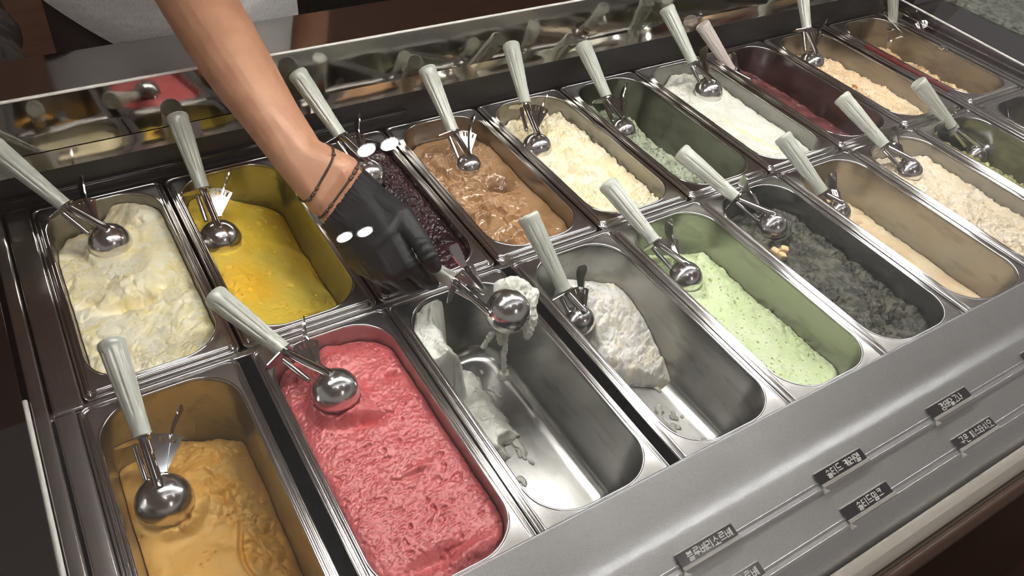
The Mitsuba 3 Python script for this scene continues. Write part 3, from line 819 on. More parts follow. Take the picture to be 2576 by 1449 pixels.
BALLZ = settle()
BALLS = [(*pixel_z(*q[0], z_), q[3]) for q, z_ in zip(SC, BALLZ)]
for i, (fn, row, k, bs, step, wob, text, where) in enumerate(SPEC):
    cx, cy = (BX[k], YB) if row == 0 else (FX[k], YF)
    sfx = '' if i == 0 else f'_{i:03d}'
    scene['gelato_pan' + sfx + '__body'] = {**pan_ply, 'to_world': T().translate([cx, cy, 0.0])}
    scene['gelato_pan' + sfx + '__flange'] = {**flange_ply, 'to_world': T().translate([cx, cy, 0.0])}
    scene['gelato_pan' + sfx + '__rim'] = {**rim_ply, 'to_world': T().translate([cx, cy, 0.0])}
    tag('gelato_pan' + sfx, 'stainless steel gelato pan, ' + where, 'pan', 'gelato pans')
    near = [b_ for b_ in BALLS if abs(b_[0] - cx) < 0.084 and abs(b_[1] - cy) < 0.184]
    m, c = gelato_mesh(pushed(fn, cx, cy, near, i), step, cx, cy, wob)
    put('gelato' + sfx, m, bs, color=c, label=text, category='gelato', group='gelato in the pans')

# ------------------------------------------------------------------ scoops
HLEN = 0.110


def handle_mesh():
    prof = [(0.0005, 0.0), (0.0088, 0.0), (0.0095, 0.0006)]
    for t in np.linspace(0.02, 0.90, 34):
        prof.append((0.0095 + 0.0042 * ss(0.0, 0.95, t), t * HLEN))
    prof += [(0.01390, 0.915 * HLEN), (0.01440, 0.935 * HLEN), (0.01450, 0.955 * HLEN), (0.01435, 0.975 * HLEN), (0.01370, 0.990 * HLEN), (0.01250, 1.0 * HLEN), (0.0100, 1.003 * HLEN), (0.0094, 0.997 * HLEN), (0.0002, 0.996 * HLEN)]

    def flute(y, a):
        w = ss(0.16, 0.30, y / HLEN) * ss(0.905, 0.86, y / HLEN)
        return 0.0012 * w * np.clip(1 - (np.abs(np.mod(a * 9 / np.pi, 2) - 1) / 0.36) ** 2, 0, 1)
    return lathe(prof, 90, flute)


def plate(poly, th):
    m = trimesh.creation.extrude_polygon(poly, th, engine='earcut')
    m.apply_translation([0, 0, -th / 2])
    return m


HANDLE = handle_mesh()
collar_poly = unary_union([Point(0, 0).buffer(0.0115, 24), Polygon([(-0.028, -0.004), (-0.028, 0.004), (-0.010, 0.0095), (0.004, 0.0095), (0.004, -0.0095), (-0.010, -0.0095)]).buffer(0.0015)])
COLLAR = plate(collar_poly, 0.0012)
COLLAR.apply_transform(trimesh.transformations.rotation_matrix(math.pi / 2, [1, 0, 0]))


def scoop_parts(L, Rb):
    """Local frame: ball centre at the origin, +y up the handle, +z out of the dome, +x the lever side."""
    yj = L - HLEN
    parts = {}
    h = HANDLE.copy(); h.apply_translation([0, yj, 0])
    parts['handle'] = h
    c = COLLAR.copy(); c.apply_translation([0, yj - 0.0012, 0])
    parts['collar'] = c
    out = [(Rb * math.sin(math.radians(a)), Rb * math.cos(math.radians(a))) for a in np.linspace(0.01, 104, 30)]
    inn = [((Rb - 0.0011) * math.sin(math.radians(a)), (Rb - 0.0011) * math.cos(math.radians(a))) for a in np.linspace(104, 0.01, 30)]
    b = lathe(out + inn, 56)
    b.apply_transform(trimesh.transformations.rotation_matrix(math.pi / 2, [1, 0, 0]))
    parts['bowl'] = b
    p0, p1 = np.array([0, 0.34 * Rb, 0.90 * Rb]), np.array([0, yj, 0.0])
    n = 14
    pts = [p0 + (p1 - p0) * t for t in np.linspace(0, 1, n)]
    parts['shaft'] = tube(pts, [0.0040] + [0.0049] * (n - 2) + [0.0054], 20)
    ya = yj - 0.040
    zo = 0.10 * Rb
    arcp = [(0.006 + 0.038 * math.cos(math.radians(a)), 0.038 * math.sin(math.radians(a))) for a in np.linspace(40, 88, 14)]
    sec = Polygon([(0.004, 0.0), (0.012, -0.001)] + arcp)
    for a in (48, 57, 66, 75):
        ca, sa = math.cos(math.radians(a)), math.sin(math.radians(a))
        sec = sec.difference(LineString([(0.006 + 0.0295 * ca, 0.0295 * sa), (0.006 + 0.0345 * ca, 0.0345 * sa)]).buffer(0.0011))
    s = plate(sec, 0.0012); s.apply_translation([0, ya, zo])
    parts['gear_sector'] = s
    # thumb lever: a bent strip, wide along z
    ts = np.linspace(0, 1, 16)
    cx = 0.010 + 0.034 * ts ** 1.15
    cy = ya - 0.004 + 0.060 * ts + 0.006 * np.sin(ts * math.pi)
    w = 0.0052 + 0.0052 * ss(0.45, 0.85, ts)
    w[-1] *= 0.75
    rows = []
    for i in range(16):
        t = np.array([cx[min(i + 1, 15)] - cx[max(i - 1, 0)], cy[min(i + 1, 15)] - cy[max(i - 1, 0)]]); t /= np.linalg.norm(t)
        nn = np.array([-t[1], t[0]]) * 0.0010
        for sx, sz in ((1, 1), (1, -1), (-1, -1), (-1, 1)):
            rows.append([cx[i] + sx * nn[0], cy[i] + sx * nn[1], zo + sz * w[i]])
    f = []
    for i in range(15):
        for j in range(4):
            k = (j + 1) % 4
            f += [[i * 4 + j, (i + 1) * 4 + j, (i + 1) * 4 + k], [i * 4 + j, (i + 1) * 4 + k, i * 4 + k]]
    f += [[0, 1, 2], [0, 2, 3], [60, 62, 61], [60, 63, 62]]
    lv = trimesh.Trimesh(np.array(rows), np.array(f), process=False); lv.fix_normals()
    parts['thumb_lever'] = lv
    parts['rack_bar'] = bx(-0.0125, -0.0065, ya - 0.006, yj - 0.004, zo - 0.006, zo + 0.001, 0.0025, 3)
    pin = trimesh.creation.cylinder(0.0035, 0.009, sections=16); pin.apply_translation([0.008, ya, zo - 0.001])
    parts['pivot_pin'] = pin
    return parts


MAT = {'handle': 'handle_plastic', 'bowl': 'bowl_steel', 'shaft': 'polished_steel', 'collar': 'polished_steel', 'gear_sector': 'polished_steel', 'thumb_lever': 'polished_steel', 'rack_bar': 'polished_steel', 'pivot_pin': 'polished_steel'}
nscoop = 0


def scoop(ball, end, Rb, label, up=None, roll=0.0, handle='handle_plastic'):
    global nscoop
    key = 'ice_cream_scoop' + ('' if nscoop == 0 else f'_{nscoop:03d}'); nscoop += 1
    ball, end = np.array(ball), np.array(end)
    L = np.linalg.norm(end - ball)
    a = (end - ball) / L
    u = np.array([0, 0, 1.0]) if up is None else np.array(up, float)
    u = u - a * (u @ a); u /= np.linalg.norm(u)
    s = np.cross(a, u)
    if roll:
        rr = R.from_rotvec(a * math.radians(roll)).as_matrix(); u, s = rr @ u, rr @ s
    M = np.eye(4); M[:3, 0], M[:3, 1], M[:3, 2], M[:3, 3] = s, a, u, ball
    for n, m in scoop_parts(L, Rb).items():
        m.apply_transform(M)
        put(key + '__' + n, m, handle if n == 'handle' else MAT[n], smooth=32)
    tag(key, label, 'ice cream scoop', 'scoops standing in the gelato')
    labels[key + '__handle'] = {'label': 'fluted pale plastic handle'}
    return M, L


ENDPIX = {0: ((-22, 365), 0.185), 8: ((2013, -62), 0.185), 9: ((2248, -62), 0.185), 17: ((2308, 206), 0.185)}
ENDZ = {0: 0.085, 8: 0.10, 9: 0.09, 17: 0.055}
for i, (bp, bz, end, Rb, roll, lab) in enumerate(SC):
    b = pixel_z(*bp, BALLZ[i])
    if end is None:
        (ex, ey), L = ENDPIX[i]
        d = pixel(ex, ey, 1.0) - CAM; o = CAM - b
        A, B, C0 = d @ d, 2 * o @ d, o @ o - L * L
        disc = max(B * B - 4 * A * C0, 0)
        roots = [CAM + d * (-B + g_ * math.sqrt(disc)) / (2 * A) for g_ in (-1, -0.6, -0.3, 0.0, 0.4, 0.8)]
        end = min(roots, key=lambda q_: abs(q_[2] - ENDZ[i]))
    scoop(b, end, Rb, lab, roll=roll, handle='pink_handle_plastic' if i == 7 else 'handle_plastic')

# the held scoop and what it carries
HB, HE = pixel(1278, 782, 0.94), pixel(930, 590, 0.995)
HE = HB + (HE - HB) / np.linalg.norm(HE - HB) * 0.186
toCam = (CAM - HB) / np.linalg.norm(CAM - HB)
hup = toCam * 0.9 - RIGHT * 0.45 - UP * 0.35
MH, LH = scoop(HB, HE, 0.0275, 'scoop held in the black glove, heaped with white gelato', up=hup)
labels['ice_cream_scoop_018'].pop('group', None)


def blob(center, rad, seed, amp=0.25, sub=4, freq=60):
    m = trimesh.creation.icosphere(subdivisions=sub, radius=1.0)
    v = m.vertices
    n = meshkit.fbm(v * 1.6 + seed * 3.1, octaves=4, seed=seed) - 0.5
    v = v * (1 + 2 * amp * n[:, None]) * np.asarray(rad)
    m.vertices = v + np.asarray(center)
    return m


su, sa_, ss_ = MH[:3, 2], MH[:3, 1], MH[:3, 0]
pieces = []
rng = np.random.default_rng(5)
v0 = Manifold.sphere(0.0262, 64).translate((HB - su * 0.001).tolist())
ms = [v0]
for p_, r_ in [((1290, 722, 0.952), 0.0135), ((1320, 730, 0.958), 0.010), ((1262, 722, 0.956), 0.010), ((1332, 765, 0.955), 0.009), ((1337, 795, 0.955), 0.0075), ((1333, 822, 0.955), 0.0065), ((1326, 845, 0.957), 0.0045), ((1338, 740, 0.960), 0.008)]:
    ms.append(Manifold.sphere(r_, 32).translate(pixel(*p_).tolist()))
hull2 = [Manifold.batch_hull([ms[1], ms[2]]), Manifold.batch_hull([ms[1], ms[3]]), Manifold.batch_hull([ms[2], ms[4]]), Manifold.batch_hull([ms[4], ms[5]]), Manifold.batch_hull([ms[5], ms[6]]), Manifold.batch_hull([ms[6], ms[7]]), Manifold.batch_hull([ms[8], ms[4]])]
body = m3.Manifold.batch_boolean([v0] + hull2, m3.OpType.Add)
# strands that hang from the scoop down into the pan
drips = [[(1275, 832, 0.95), (1272, 862, 0.957), (1268, 895, 0.968), (1268, 940, 0.985)], [(1238, 838, 0.95), (1228, 855, 0.958), (1214, 872, 0.97)], [(1256, 840, 0.95), (1260, 862, 0.958)]]
for dl, r0 in zip(drips, (0.0040, 0.0036, 0.0045)):
    pts = [pixel(*q) for q in dl]
    for j in range(len(pts) - 1):
        body = body + Manifold.batch_hull([Manifold.sphere(r0 * (1 - 0.12 * j), 20).translate(pts[j].tolist()), Manifold.sphere(r0 * (0.85 - 0.08 * j), 20).translate(pts[j + 1].tolist())])
body = body + Manifold.sphere(0.0075, 24).translate(pixel(1268, 942, 0.987).tolist())
bm = man(body.refine_to_length(0.0012))
v = bm.vertices
nn = meshkit.fbm(v / 0.010, octaves=4, seed=3) - 0.5
bm.vertices = v + bm.vertex_normals * (0.0062 * nn[:, None] + 0.0034 * (meshkit.fbm(v / 0.004, octaves=3, seed=4)[:, None] - 0.5))
bc = lerp(col(226, 228, 216), col(240, 241, 233), ss(0.3, 0.7, meshkit.fbm(v / 0.02, octaves=3, seed=8)))
put('gelato_020', bm, 'gelato_creamy', color=bc, label='white gelato heaped and dripping from the held scoop', category='gelato')

# biscuit cubes on the black sesame gelato
for i, (px_, py_, a) in enumerate([(1948, 633, 20), (1972, 629, 50), (1966, 645, 75)]):
    c0 = pixel_z(px_, py_, -0.013)
    b = bx(-0.0058, 0.0058, -0.0058, 0.0058, -0.005, 0.005, 0.0022, 3)
    b.vertices += (meshkit.fbm(b.vertices / 0.004 + i * 7, octaves=2, seed=i)[:, None] - 0.5) * 0.0012
    b.apply_transform(trimesh.transformations.rotation_matrix(math.radians(a), [0.2, 0.1, 1])); b.apply_translation(c0)
    put('biscuit_cube' + ('' if i == 0 else f'_{i:03d}'), b, 'cream_cube', smooth=True, label='small beige biscuit cube on the dark grey gelato, ' + ['leftmost of three', 'rightmost of three', 'lowest of three'][i], category='biscuit', group='biscuit cubes on the black sesame gelato')

# ------------------------------------------------------------------ name tags
JAMO = {'ㄱ': [[(0, 1), (1, 1), (0.92, 0.5), (0.7, 0)]], 'ㄴ': [[(0, 1), (0, 0), (1, 0)]], 'ㄷ': [[(1, 1), (0, 1), (0, 0), (1, 0)]],
        'ㄹ': [[(0, 1), (1, 1), (1, 0.52), (0, 0.52), (0, 0), (1, 0)]], 'ㅁ': [[(0, 0), (0, 1), (1, 1), (1, 0), (0, 0)]], 'ㅂ': [[(0, 1), (0, 0), (1, 0), (1, 1)], [(0, 0.5), (1, 0.5)]],
        'ㅅ': [[(0.5, 1), (0.45, 0.5), (0, 0)], [(0.48, 0.55), (1, 0)]], 'ㅇ': [[(0.5 + 0.5 * math.cos(t), 0.5 + 0.5 * math.sin(t)) for t in np.linspace(0, 2 * math.pi, 17)]],
        'ㅊ': [[(0.3, 1.05), (0.7, 1.05)], [(0.05, 0.75), (0.95, 0.75)], [(0.5, 0.75), (0.42, 0.4), (0, 0)], [(0.48, 0.42), (1, 0)]],
        'ㅋ': [[(0, 1), (1, 1), (0.92, 0.5), (0.7, 0)], [(0, 0.52), (0.92, 0.56)]], 'ㅌ': [[(1, 1), (0, 1), (0, 0), (1, 0)], [(0, 0.5), (1, 0.5)]],
        'ㅍ': [[(0, 1), (1, 1)], [(0, 0), (1, 0)], [(0.3, 1), (0.3, 0)], [(0.7, 1), (0.7, 0)]]}
VOW = {'ㅏ': [[(0.25, 1), (0.25, 0)], [(0.25, 0.5), (1, 0.5)]], 'ㅐ': [[(0.1, 1), (0.1, 0)], [(0.1, 0.5), (0.9, 0.5)], [(0.9, 1), (0.9, 0)]], 'ㅣ': [[(0.6, 1), (0.6, 0)]],
       'ㅓ': [[(0.85, 1), (0.85, 0)], [(0, 0.5), (0.85, 0.5)]], 'ㅔ': [[(0.5, 0.95), (0.5, 0.05)], [(0, 0.5), (0.5, 0.5)], [(1.0, 1), (1.0, 0)]],
       'ㅗ': [[(0.5, 1), (0.5, 0.0)], [(0, 0.0), (1, 0.0)]], 'ㅜ': [[(0, 1), (1, 1)], [(0.5, 1), (0.5, 0)]], 'ㅡ': [[(0, 0.5), (1, 0.5)]]}


def syllable(s):
    i, v, f = s[0], s[1], s[2] if len(s) > 2 else None
    out = []

    def add(strokes, x0, y0, x1, y1):
        for st in strokes:
            out.append([(x0 + a * (x1 - x0), y0 + b * (y1 - y0)) for a, b in st])
    vertical = v in 'ㅏㅐㅣㅓㅔ'
    lo = 0.42 if f else 0.05
    if vertical:
        add(JAMO[i], 0.06, lo + (0.06 if f else 0.12), 0.50, 0.95 if f else 0.90)
        add(VOW[v], 0.58, lo, 0.96, 1.0)
    elif f:
        add(JAMO[i], 0.18, 0.72, 0.82, 1.0)
        add(VOW[v], 0.04, 0.44 if v != 'ㅜ' else 0.36, 0.96, 0.62 if v != 'ㅜ' else 0.54)
    else:
        add(JAMO[i], 0.16, 0.50, 0.84, 0.98)
        add(VOW[v], 0.02, 0.08, 0.98, 0.36)
    if f:
        add(JAMO[f], 0.18, 0.0, 0.86, 0.30)
    return out


def hangul(text, h):
    w = h * 0.86
    shapes, x = [], 0.0
    for s in text:
        if s == ' ':
            x += w * 0.45; continue
        for st in syllable(s):
            shapes.append(LineString([(x + a * w, b * h) for a, b in st]).buffer(h * 0.058, cap_style=2, join_style=2))
        x += w * 1.08
    g = unary_union(shapes)
    ms_ = [trimesh.creation.extrude_polygon(q, 0.0003, engine='earcut') for q in getattr(g, 'geoms', [g])]
    return cat(*ms_), x - w * 0.08


TAGS = [  # x of the left end, rail, lettering, label
    (0.4385, 0, ['ㅂㅡㄹ', 'ㄹㅜ', 'ㅂㅔ', 'ㄹㅣ', 'ㅅㅗ', 'ㄹㅡ', 'ㅂㅔ'], '블루베리소르베', 'leftmost tag of the upper rail'),
    (0.6280, 0, ['ㅅㅗㄹ', 'ㅌㅣ', 'ㄷㅡ', ' ', 'ㅋㅐ', 'ㄹㅓ', 'ㅁㅔㄹ'], '솔티드 캐러멜', 'middle tag of the upper rail'),
    (0.8143, 0, ['ㄱㅏㅁ', 'ㅌㅐ', 'ㄷㅏㄹ', 'ㄱㅗ', 'ㄴㅏ'], '감태달고나', 'third tag of the upper rail'),
    (1.0020, 0, [], '', 'tag of the upper rail cut by the right edge of the photo'),
    (0.4440, 1, ['ㅅㅗ', 'ㄹㅡ', 'ㅂㅔ'], '소르베', 'leftmost tag of the lower rail, cut by the bottom edge'),
    (0.6335, 1, ['ㅅㅗㄹ', 'ㅌㅣ', 'ㄷㅡ', 'ㅁㅣㄹ', 'ㅋㅡ'], '솔티드밀크', 'middle tag of the lower rail'),
    (0.8200, 1, ['ㄱㅜ', 'ㅇㅜㄴ', ' ', 'ㅍㅣ', 'ㅅㅡ', 'ㅌㅏ', 'ㅊㅣ', 'ㅇㅗ'], '구운 피스타치오', 'right tag of the lower rail'),
]
TW, THH = 0.0715, 0.0175
for i, (x, rail, txt, read, where) in enumerate(TAGS):
    k = 'flavor_tag' + ('' if i == 0 else f'_{i:03d}')
    y0, z0 = ((-0.4610, 0.0085), (-0.4995, -0.0075))[rail]
    ang = math.radians(14)
    M = np.eye(4); M[:3, 1] = [0, math.cos(ang), math.sin(ang)]; M[:3, 2] = [0, -math.sin(ang), math.cos(ang)]; M[:3, 3] = [x - 0.003, y0, z0]

    def at(m):
        m.apply_transform(M); return m
    put(k + '__card', at(bx(0, TW, 0.0042, THH - 0.0014, 0.0, 0.0012)), 'tag_black', smooth=False)
    put(k + '__lip', at(cat(bx(0.0, TW + 0.002, 0.0, 0.0040, -0.0006, 0.0018, 0.0005, 2))), 'clear_lip')
    put(k + '__top_edge', at(bx(0, TW, THH - 0.0013, THH, -0.0006, 0.0018, 0.0005, 2)), 'clear_lip')
    put(k + '__foot', at(trimesh.creation.extrude_polygon(Polygon([(0.0, 0.0), (-0.0035, -0.0045), (0.0040, -0.0045)]).buffer(0.0004), 0.0015, engine='earcut')), 'clear_lip')
    if txt:
        m, w = hangul(txt, 0.0088)
        s = min(1.0, (TW * 0.86) / w)
        m.apply_scale([s, 1, 1])
        off = TW * 0.5 - w * s / 2 + (0.003 if rail == 0 else 0.004)
        if i == 4:
            off = TW - w - 0.006
        m.apply_translation([min(off, TW - w * s - 0.003), 0.0057, 0.00122])
        put(k + '__lettering', at(m), 'white_print', smooth=False)
    tag(k, f'black flavour tag reading {read}, {where}' if read else f'black flavour tag, {where}', 'price tag', 'flavour tags on the front ledge')

# ------------------------------------------------------------------ person
def S(p, r, seg=28):
    return Manifold.sphere(r, seg).translate(np.asarray(p, float).tolist())


def bone(*pr_):
    return Manifold.batch_hull([S(p, r) for p, r in pr_])


def hand_bones(k=1.0, extra=0.0):
    P = pixel
    wl, wr = P(828, 512, 1.000), P(872, 446, 1.000)
    cmc = P(945, 505, 0.975)
    imcp, mmcp, rmcp, pmcp = P(985, 592, 0.942), P(955, 622, 0.945), P(922, 640, 0.958), P(890, 640, 0.975)
    q = lambda r: r * k + extra
    out = [bone((wl, q(0.0215)), (wr, q(0.0215)), (imcp, q(0.0150)), (mmcp, q(0.0150))),
           bone((wl, q(0.0215)), (wr, q(0.0215)), (rmcp, q(0.0145)), (pmcp, q(0.0135))),
           bone((imcp, q(0.0150)), (mmcp, q(0.0150)), (rmcp, q(0.0145)), (pmcp, q(0.0135)), (P(860, 560, 0.985), q(0.017))),
           bone((wr, q(0.021)), (cmc, q(0.0185)), (imcp, q(0.0145))),
           bone((cmc, q(0.0185)), (P(1012, 548, 0.948), q(0.0150))), bone((imcp, q(0.0145)), (P(1012, 548, 0.948), q(0.0140)), (cmc, q(0.0170)))]
    fingers = [[(P(1012, 548, 0.948), 0.0145), (P(1058, 610, 0.936), 0.0118), (P(1078, 645, 0.934), 0.0112), (P(1092, 668, 0.936), 0.0085)],
               [(imcp, 0.0140), (P(1028, 668, 0.936), 0.0118), (P(1066, 702, 0.950), 0.0105), (P(1086, 712, 0.968), 0.0085)],
               [(mmcp, 0.0140), (P(990, 690, 0.940), 0.0122), (P(1030, 718, 0.954), 0.0108), (P(1056, 716, 0.976), 0.0088)],
               [(rmcp, 0.0135), (P(950, 688, 0.956), 0.0116), (P(992, 712, 0.970), 0.0102), (P(1018, 706, 0.988), 0.0082)],
               [(pmcp, 0.0125), (P(912, 672, 0.975), 0.0105), (P(948, 692, 0.988), 0.0092), (P(972, 688, 1.002), 0.0075)]]
    for a, b in ((1, 2), (2, 3), (3, 4)):
        out.append(Manifold.batch_hull([S(fingers[a][0][0], q(fingers[a][0][1])), S(fingers[b][0][0], q(fingers[b][0][1])), S(fingers[a][1][0], q(fingers[a][1][1] - 0.0006)), S(fingers[b][1][0], q(fingers[b][1][1] - 0.0006))]))
    for f in fingers:
        for a, b in zip(f[:-1], f[1:]):
            out.append(bone((a[0], q(a[1])), (b[0], q(b[1]))))
    return out


def smooth_body(ms, length, it=12):
    b = m3.Manifold.batch_boolean(ms, m3.OpType.Add).refine_to_length(length)
    t = man(b)
    t.merge_vertices()
    trimesh.smoothing.filter_taubin(t, lamb=0.5, nu=0.53, iterations=it)
    return t


elbow, shoulder = np.array([0.258, 0.440, 0.262]), np.array([0.135, 0.640, 0.455])
wrist_l, wrist_r = pixel(815, 500, 1.003), pixel(862, 432, 1.003)
fa = [(pixel(760, 405, 1.005), 0.0300), (pixel(690, 305, 1.012), 0.0355), (pixel(610, 185, 1.018), 0.0425), (pixel(548, 85, 1.022), 0.0460), (pixel(492, -5, 1.030), 0.0465)]
axis_w = (wrist_l + wrist_r) / 2
side_w = (wrist_r - wrist_l) / np.linalg.norm(wrist_r - wrist_l)
arm = [bone((wrist_l, 0.0225), (wrist_r, 0.0225), (fa[0][0] - side_w * 0.006, 0.0265), (fa[0][0] + side_w * 0.006, 0.0265)),
       bone((fa[0][0] - side_w * 0.006, 0.0265), (fa[0][0] + side_w * 0.006, 0.0265), fa[1])]
for a, b in zip(fa[1:-1], fa[2:]):
    arm.append(bone(a, b))
arm += [bone(fa[-1], (elbow, 0.043)), bone((elbow, 0.043), (shoulder, 0.052))]
cxm, cym = 0.285, 0.655
nl_ = (cxm + 0.165, 0.66, 0.455)
torso = [Manifold.batch_hull([S((cxm + dx, cym, z), r) for dx, z, r in [(-0.075, -0.06, 0.085), (0.075, -0.06, 0.085), (-0.060, 0.14, 0.082), (0.060, 0.14, 0.082)]]),
         Manifold.batch_hull([S((cxm + dx, cym, z), r) for dx, z, r in [(-0.060, 0.14, 0.082), (0.060, 0.14, 0.082), (-0.075, 0.36, 0.085), (0.075, 0.36, 0.085)]]),
         Manifold.batch_hull([S((cxm + dx, cym, z), r) for dx, z, r in [(-0.075, 0.36, 0.085), (0.075, 0.36, 0.085), (-0.12, 0.445, 0.045), (0.12, 0.445, 0.045), (0, 0.475, 0.050)]]),
         bone(((cxm, cym, 0.46), 0.055), ((cxm, cym - 0.02, 0.58), 0.050)),
         bone((nl_, 0.05), ((cxm + 0.245, 0.74, 0.235), 0.040)), bone(((cxm + 0.245, 0.74, 0.235), 0.038), ((cxm + 0.17, 0.86, 0.09), 0.026)),
         bone(((cxm + 0.17, 0.86, 0.09), 0.026), ((cxm + 0.13, 0.885, 0.03), 0.020))]
hd = np.array([cxm, cym - 0.045, 0.665])
head = [Manifold.sphere(1.0, 48).scale([0.074, 0.094, 0.110]).translate(hd.tolist()), Manifold.batch_hull([S(hd + [-0.02, -0.055, -0.085], 0.026), S(hd + [0.02, -0.055, -0.085], 0.026), S(hd + [0, -0.02, -0.03], 0.055)]),
        bone((hd + [0, -0.090, 0.005], 0.008), (hd + [0, -0.104, -0.022], 0.011)), bone((hd + [-0.075, 0.0, 0.01], 0.010), (hd + [-0.074, -0.004, -0.03], 0.008)), bone((hd + [0.075, 0.0, 0.01], 0.010), (hd + [0.074, -0.004, -0.03], 0.008)),
        bone((hd + [-0.02, -0.082, -0.052], 0.006), (hd + [0.02, -0.082, -0.052], 0.006))]
bodym = smooth_body(arm + torso + head + hand_bones(0.86), 0.0042, 14)
put('person__body', bodym, 'skin', smooth=True)
tag('person', 'person in a grey T-shirt reaching across the pans with a black glove, holding a scoop', 'person')
for sx in (-1, 1):
    e = trimesh.creation.icosphere(3, 0.0115); e.apply_translation(hd + [sx * 0.030, -0.079, 0.008])
    put('person__eye' + ('' if sx < 0 else '_001'), e, 'white_print', smooth=True)
hair = Manifold.sphere(1.0, 48).scale([0.080, 0.100, 0.116]).translate((hd + [0, 0.012, 0.012]).tolist()).trim_by_plane([0, 0.75, 0.66], float(0.75 * (hd[1] - 0.02) + 0.66 * (hd[2] + 0.015)))
put('person__hair', man(hair), 'hair')
# glove
cl, cr = pixel(818, 553, 1.0), pixel(897, 446, 1.0)
gn = np.cross(cr - cl, (CAM - cl)); gn /= np.linalg.norm(gn)
if gn @ (pixel(1000, 640, 0.96) - cl) < 0:
    gn = -gn
gl = m3.Manifold.batch_boolean(hand_bones(1.0, 0.0004), m3.OpType.Add).refine_to_length(0.0026)
gt = man(gl); gt.merge_vertices()
trimesh.smoothing.filter_taubin(gt, lamb=0.5, nu=0.53, iterations=40)
v = np.array(gt.vertices)
dist = (v - cl) @ gn
wr_dir = (pixel(1090, 668, 0.936) - pixel(1012, 548, 0.948)); wr_dir /= np.linalg.norm(wr_dir)
along = v @ wr_dir
ph = along / 0.0042 * 2 * math.pi / 2 + 5 * meshkit.noise(v / 0.014, 4)
wm = np.exp(-((v - pixel(1070, 635, 0.93)) ** 2).sum(1) / 0.022 ** 2)
fold = 0.0008 * np.sin(ph) * wm
cuff_d = np.exp(-(np.maximum(dist, 0) / 0.020) ** 2)
lat = (v - cl) @ ((cr - cl) / np.linalg.norm(cr - cl))
fold += cuff_d * (0.0006 * np.sin(lat / 0.0062 * 2 * math.pi + 4 * meshkit.noise(v / 0.02, 6)) + 0.0010)
fold += 0.0007 * (meshkit.fbm(v / 0.012, octaves=3, seed=12) - 0.5)
gt.vertices = v + gt.vertex_normals * fold[:, None]
keep = ((gt.vertices - cl) @ gn)[gt.faces].min(1) > 0
gt.update_faces(keep); gt.remove_unreferenced_vertices()
put('person__glove', gt, 'glove_nitrile', smooth=True)
labels['person__glove'] = {'label': 'tight black nitrile glove'}


# bracelets follow the section of the arm
def arm_ring(p, q, tilt, off):
    n = np.cross(q - p, CAM - (p + q) / 2); n /= np.linalg.norm(n)
    ax = (q - p) / np.linalg.norm(q - p)
    n = R.from_rotvec(ax * math.radians(tilt)).apply(n)
    sec = bodym.section(plane_origin=(p + q) / 2, plane_normal=n)
    best = min(sec.discrete, key=lambda c_: np.linalg.norm(c_.mean(0) - (p + q) / 2))
    c0 = best.mean(0)
    d = best - c0
    ringp = c0 + d * (1 + off / np.linalg.norm(d, axis=1, keepdims=True))
    if np.linalg.norm(ringp[0] - ringp[-1]) < 1e-9:
        ringp = ringp[:-1]
    acc = np.concatenate([[0], np.linalg.norm(np.diff(np.vstack([ringp, ringp[:1]]), axis=0), axis=1).cumsum()])
    t_ = np.linspace(0, acc[-1], 73)[:-1]
    ringp = np.stack([np.interp(t_, acc, np.append(ringp[:, k_], ringp[0, k_])) for k_ in range(3)], 1)
    for _ in range(4):
        ringp = 0.5 * ringp + 0.25 * np.roll(ringp, 1, 0) + 0.25 * np.roll(ringp, -1, 0)
    return ringp + (ringp - c0) / np.linalg.norm(ringp - c0, axis=1, keepdims=True) * 0.0004, c0


for i, (p, q, tilt) in enumerate([((838, 388, 0.985), (772, 506, 0.985), -22), ((897, 424, 0.985), (812, 540, 0.985), -6)]):
    ringp, c0 = arm_ring(pixel(*p), pixel(*q), tilt, 0.0012)
    k = 'person__bracelet' + ('' if i == 0 else '_001')
    put(k, tube(np.vstack([ringp, ringp[:2]]), 0.0014, 8, cap=False), 'cord', smooth=True)
    labels[k] = {'label': ['thin dark cord bracelet', 'dark cord bracelet with brown beads'][i]}
    seglen = np.linalg.norm(np.diff(np.vstack([ringp, ringp[:1]]), axis=0), axis=1).cumsum()
    scr = np.array([(x_ - CAM) for x_ in ringp])
    if i == 0:
        spots = [((848, 387), 3), ((777, 462), 2), ((776, 474), 2), ((774, 484), 2), ((773, 494), 2), ((773, 503), 2)]
    else:
        spots = [((903, 426), 4), ((898, 433), 4), ((892, 439), 4), ((886, 446), 4), ((880, 452), 4), ((838, 512), 2), ((832, 520), 2), ((827, 530), 2), ((824, 540), 2)]
    nb = 0
    for (bx_, by_), sz in spots:
        ray = pixel(bx_, by_, 1.0) - CAM; ray /= np.linalg.norm(ray)
        rel = ringp - CAM
        dd = np.linalg.norm(rel - (rel @ ray)[:, None] * ray, axis=1) + 0.3 * np.linalg.norm(rel, axis=1)
        c1 = ringp[np.argmin(dd)]
        b = trimesh.creation.icosphere(2, 0.0009 * sz ** 0.5 + 0.0010); b.apply_translation(c1 + (c1 - c0) / np.linalg.norm(c1 - c0) * 0.0008)
        put(k + '__bead' + ('' if nb == 0 else f'_{nb:03d}'), b, 'bead', smooth=True); nb += 1


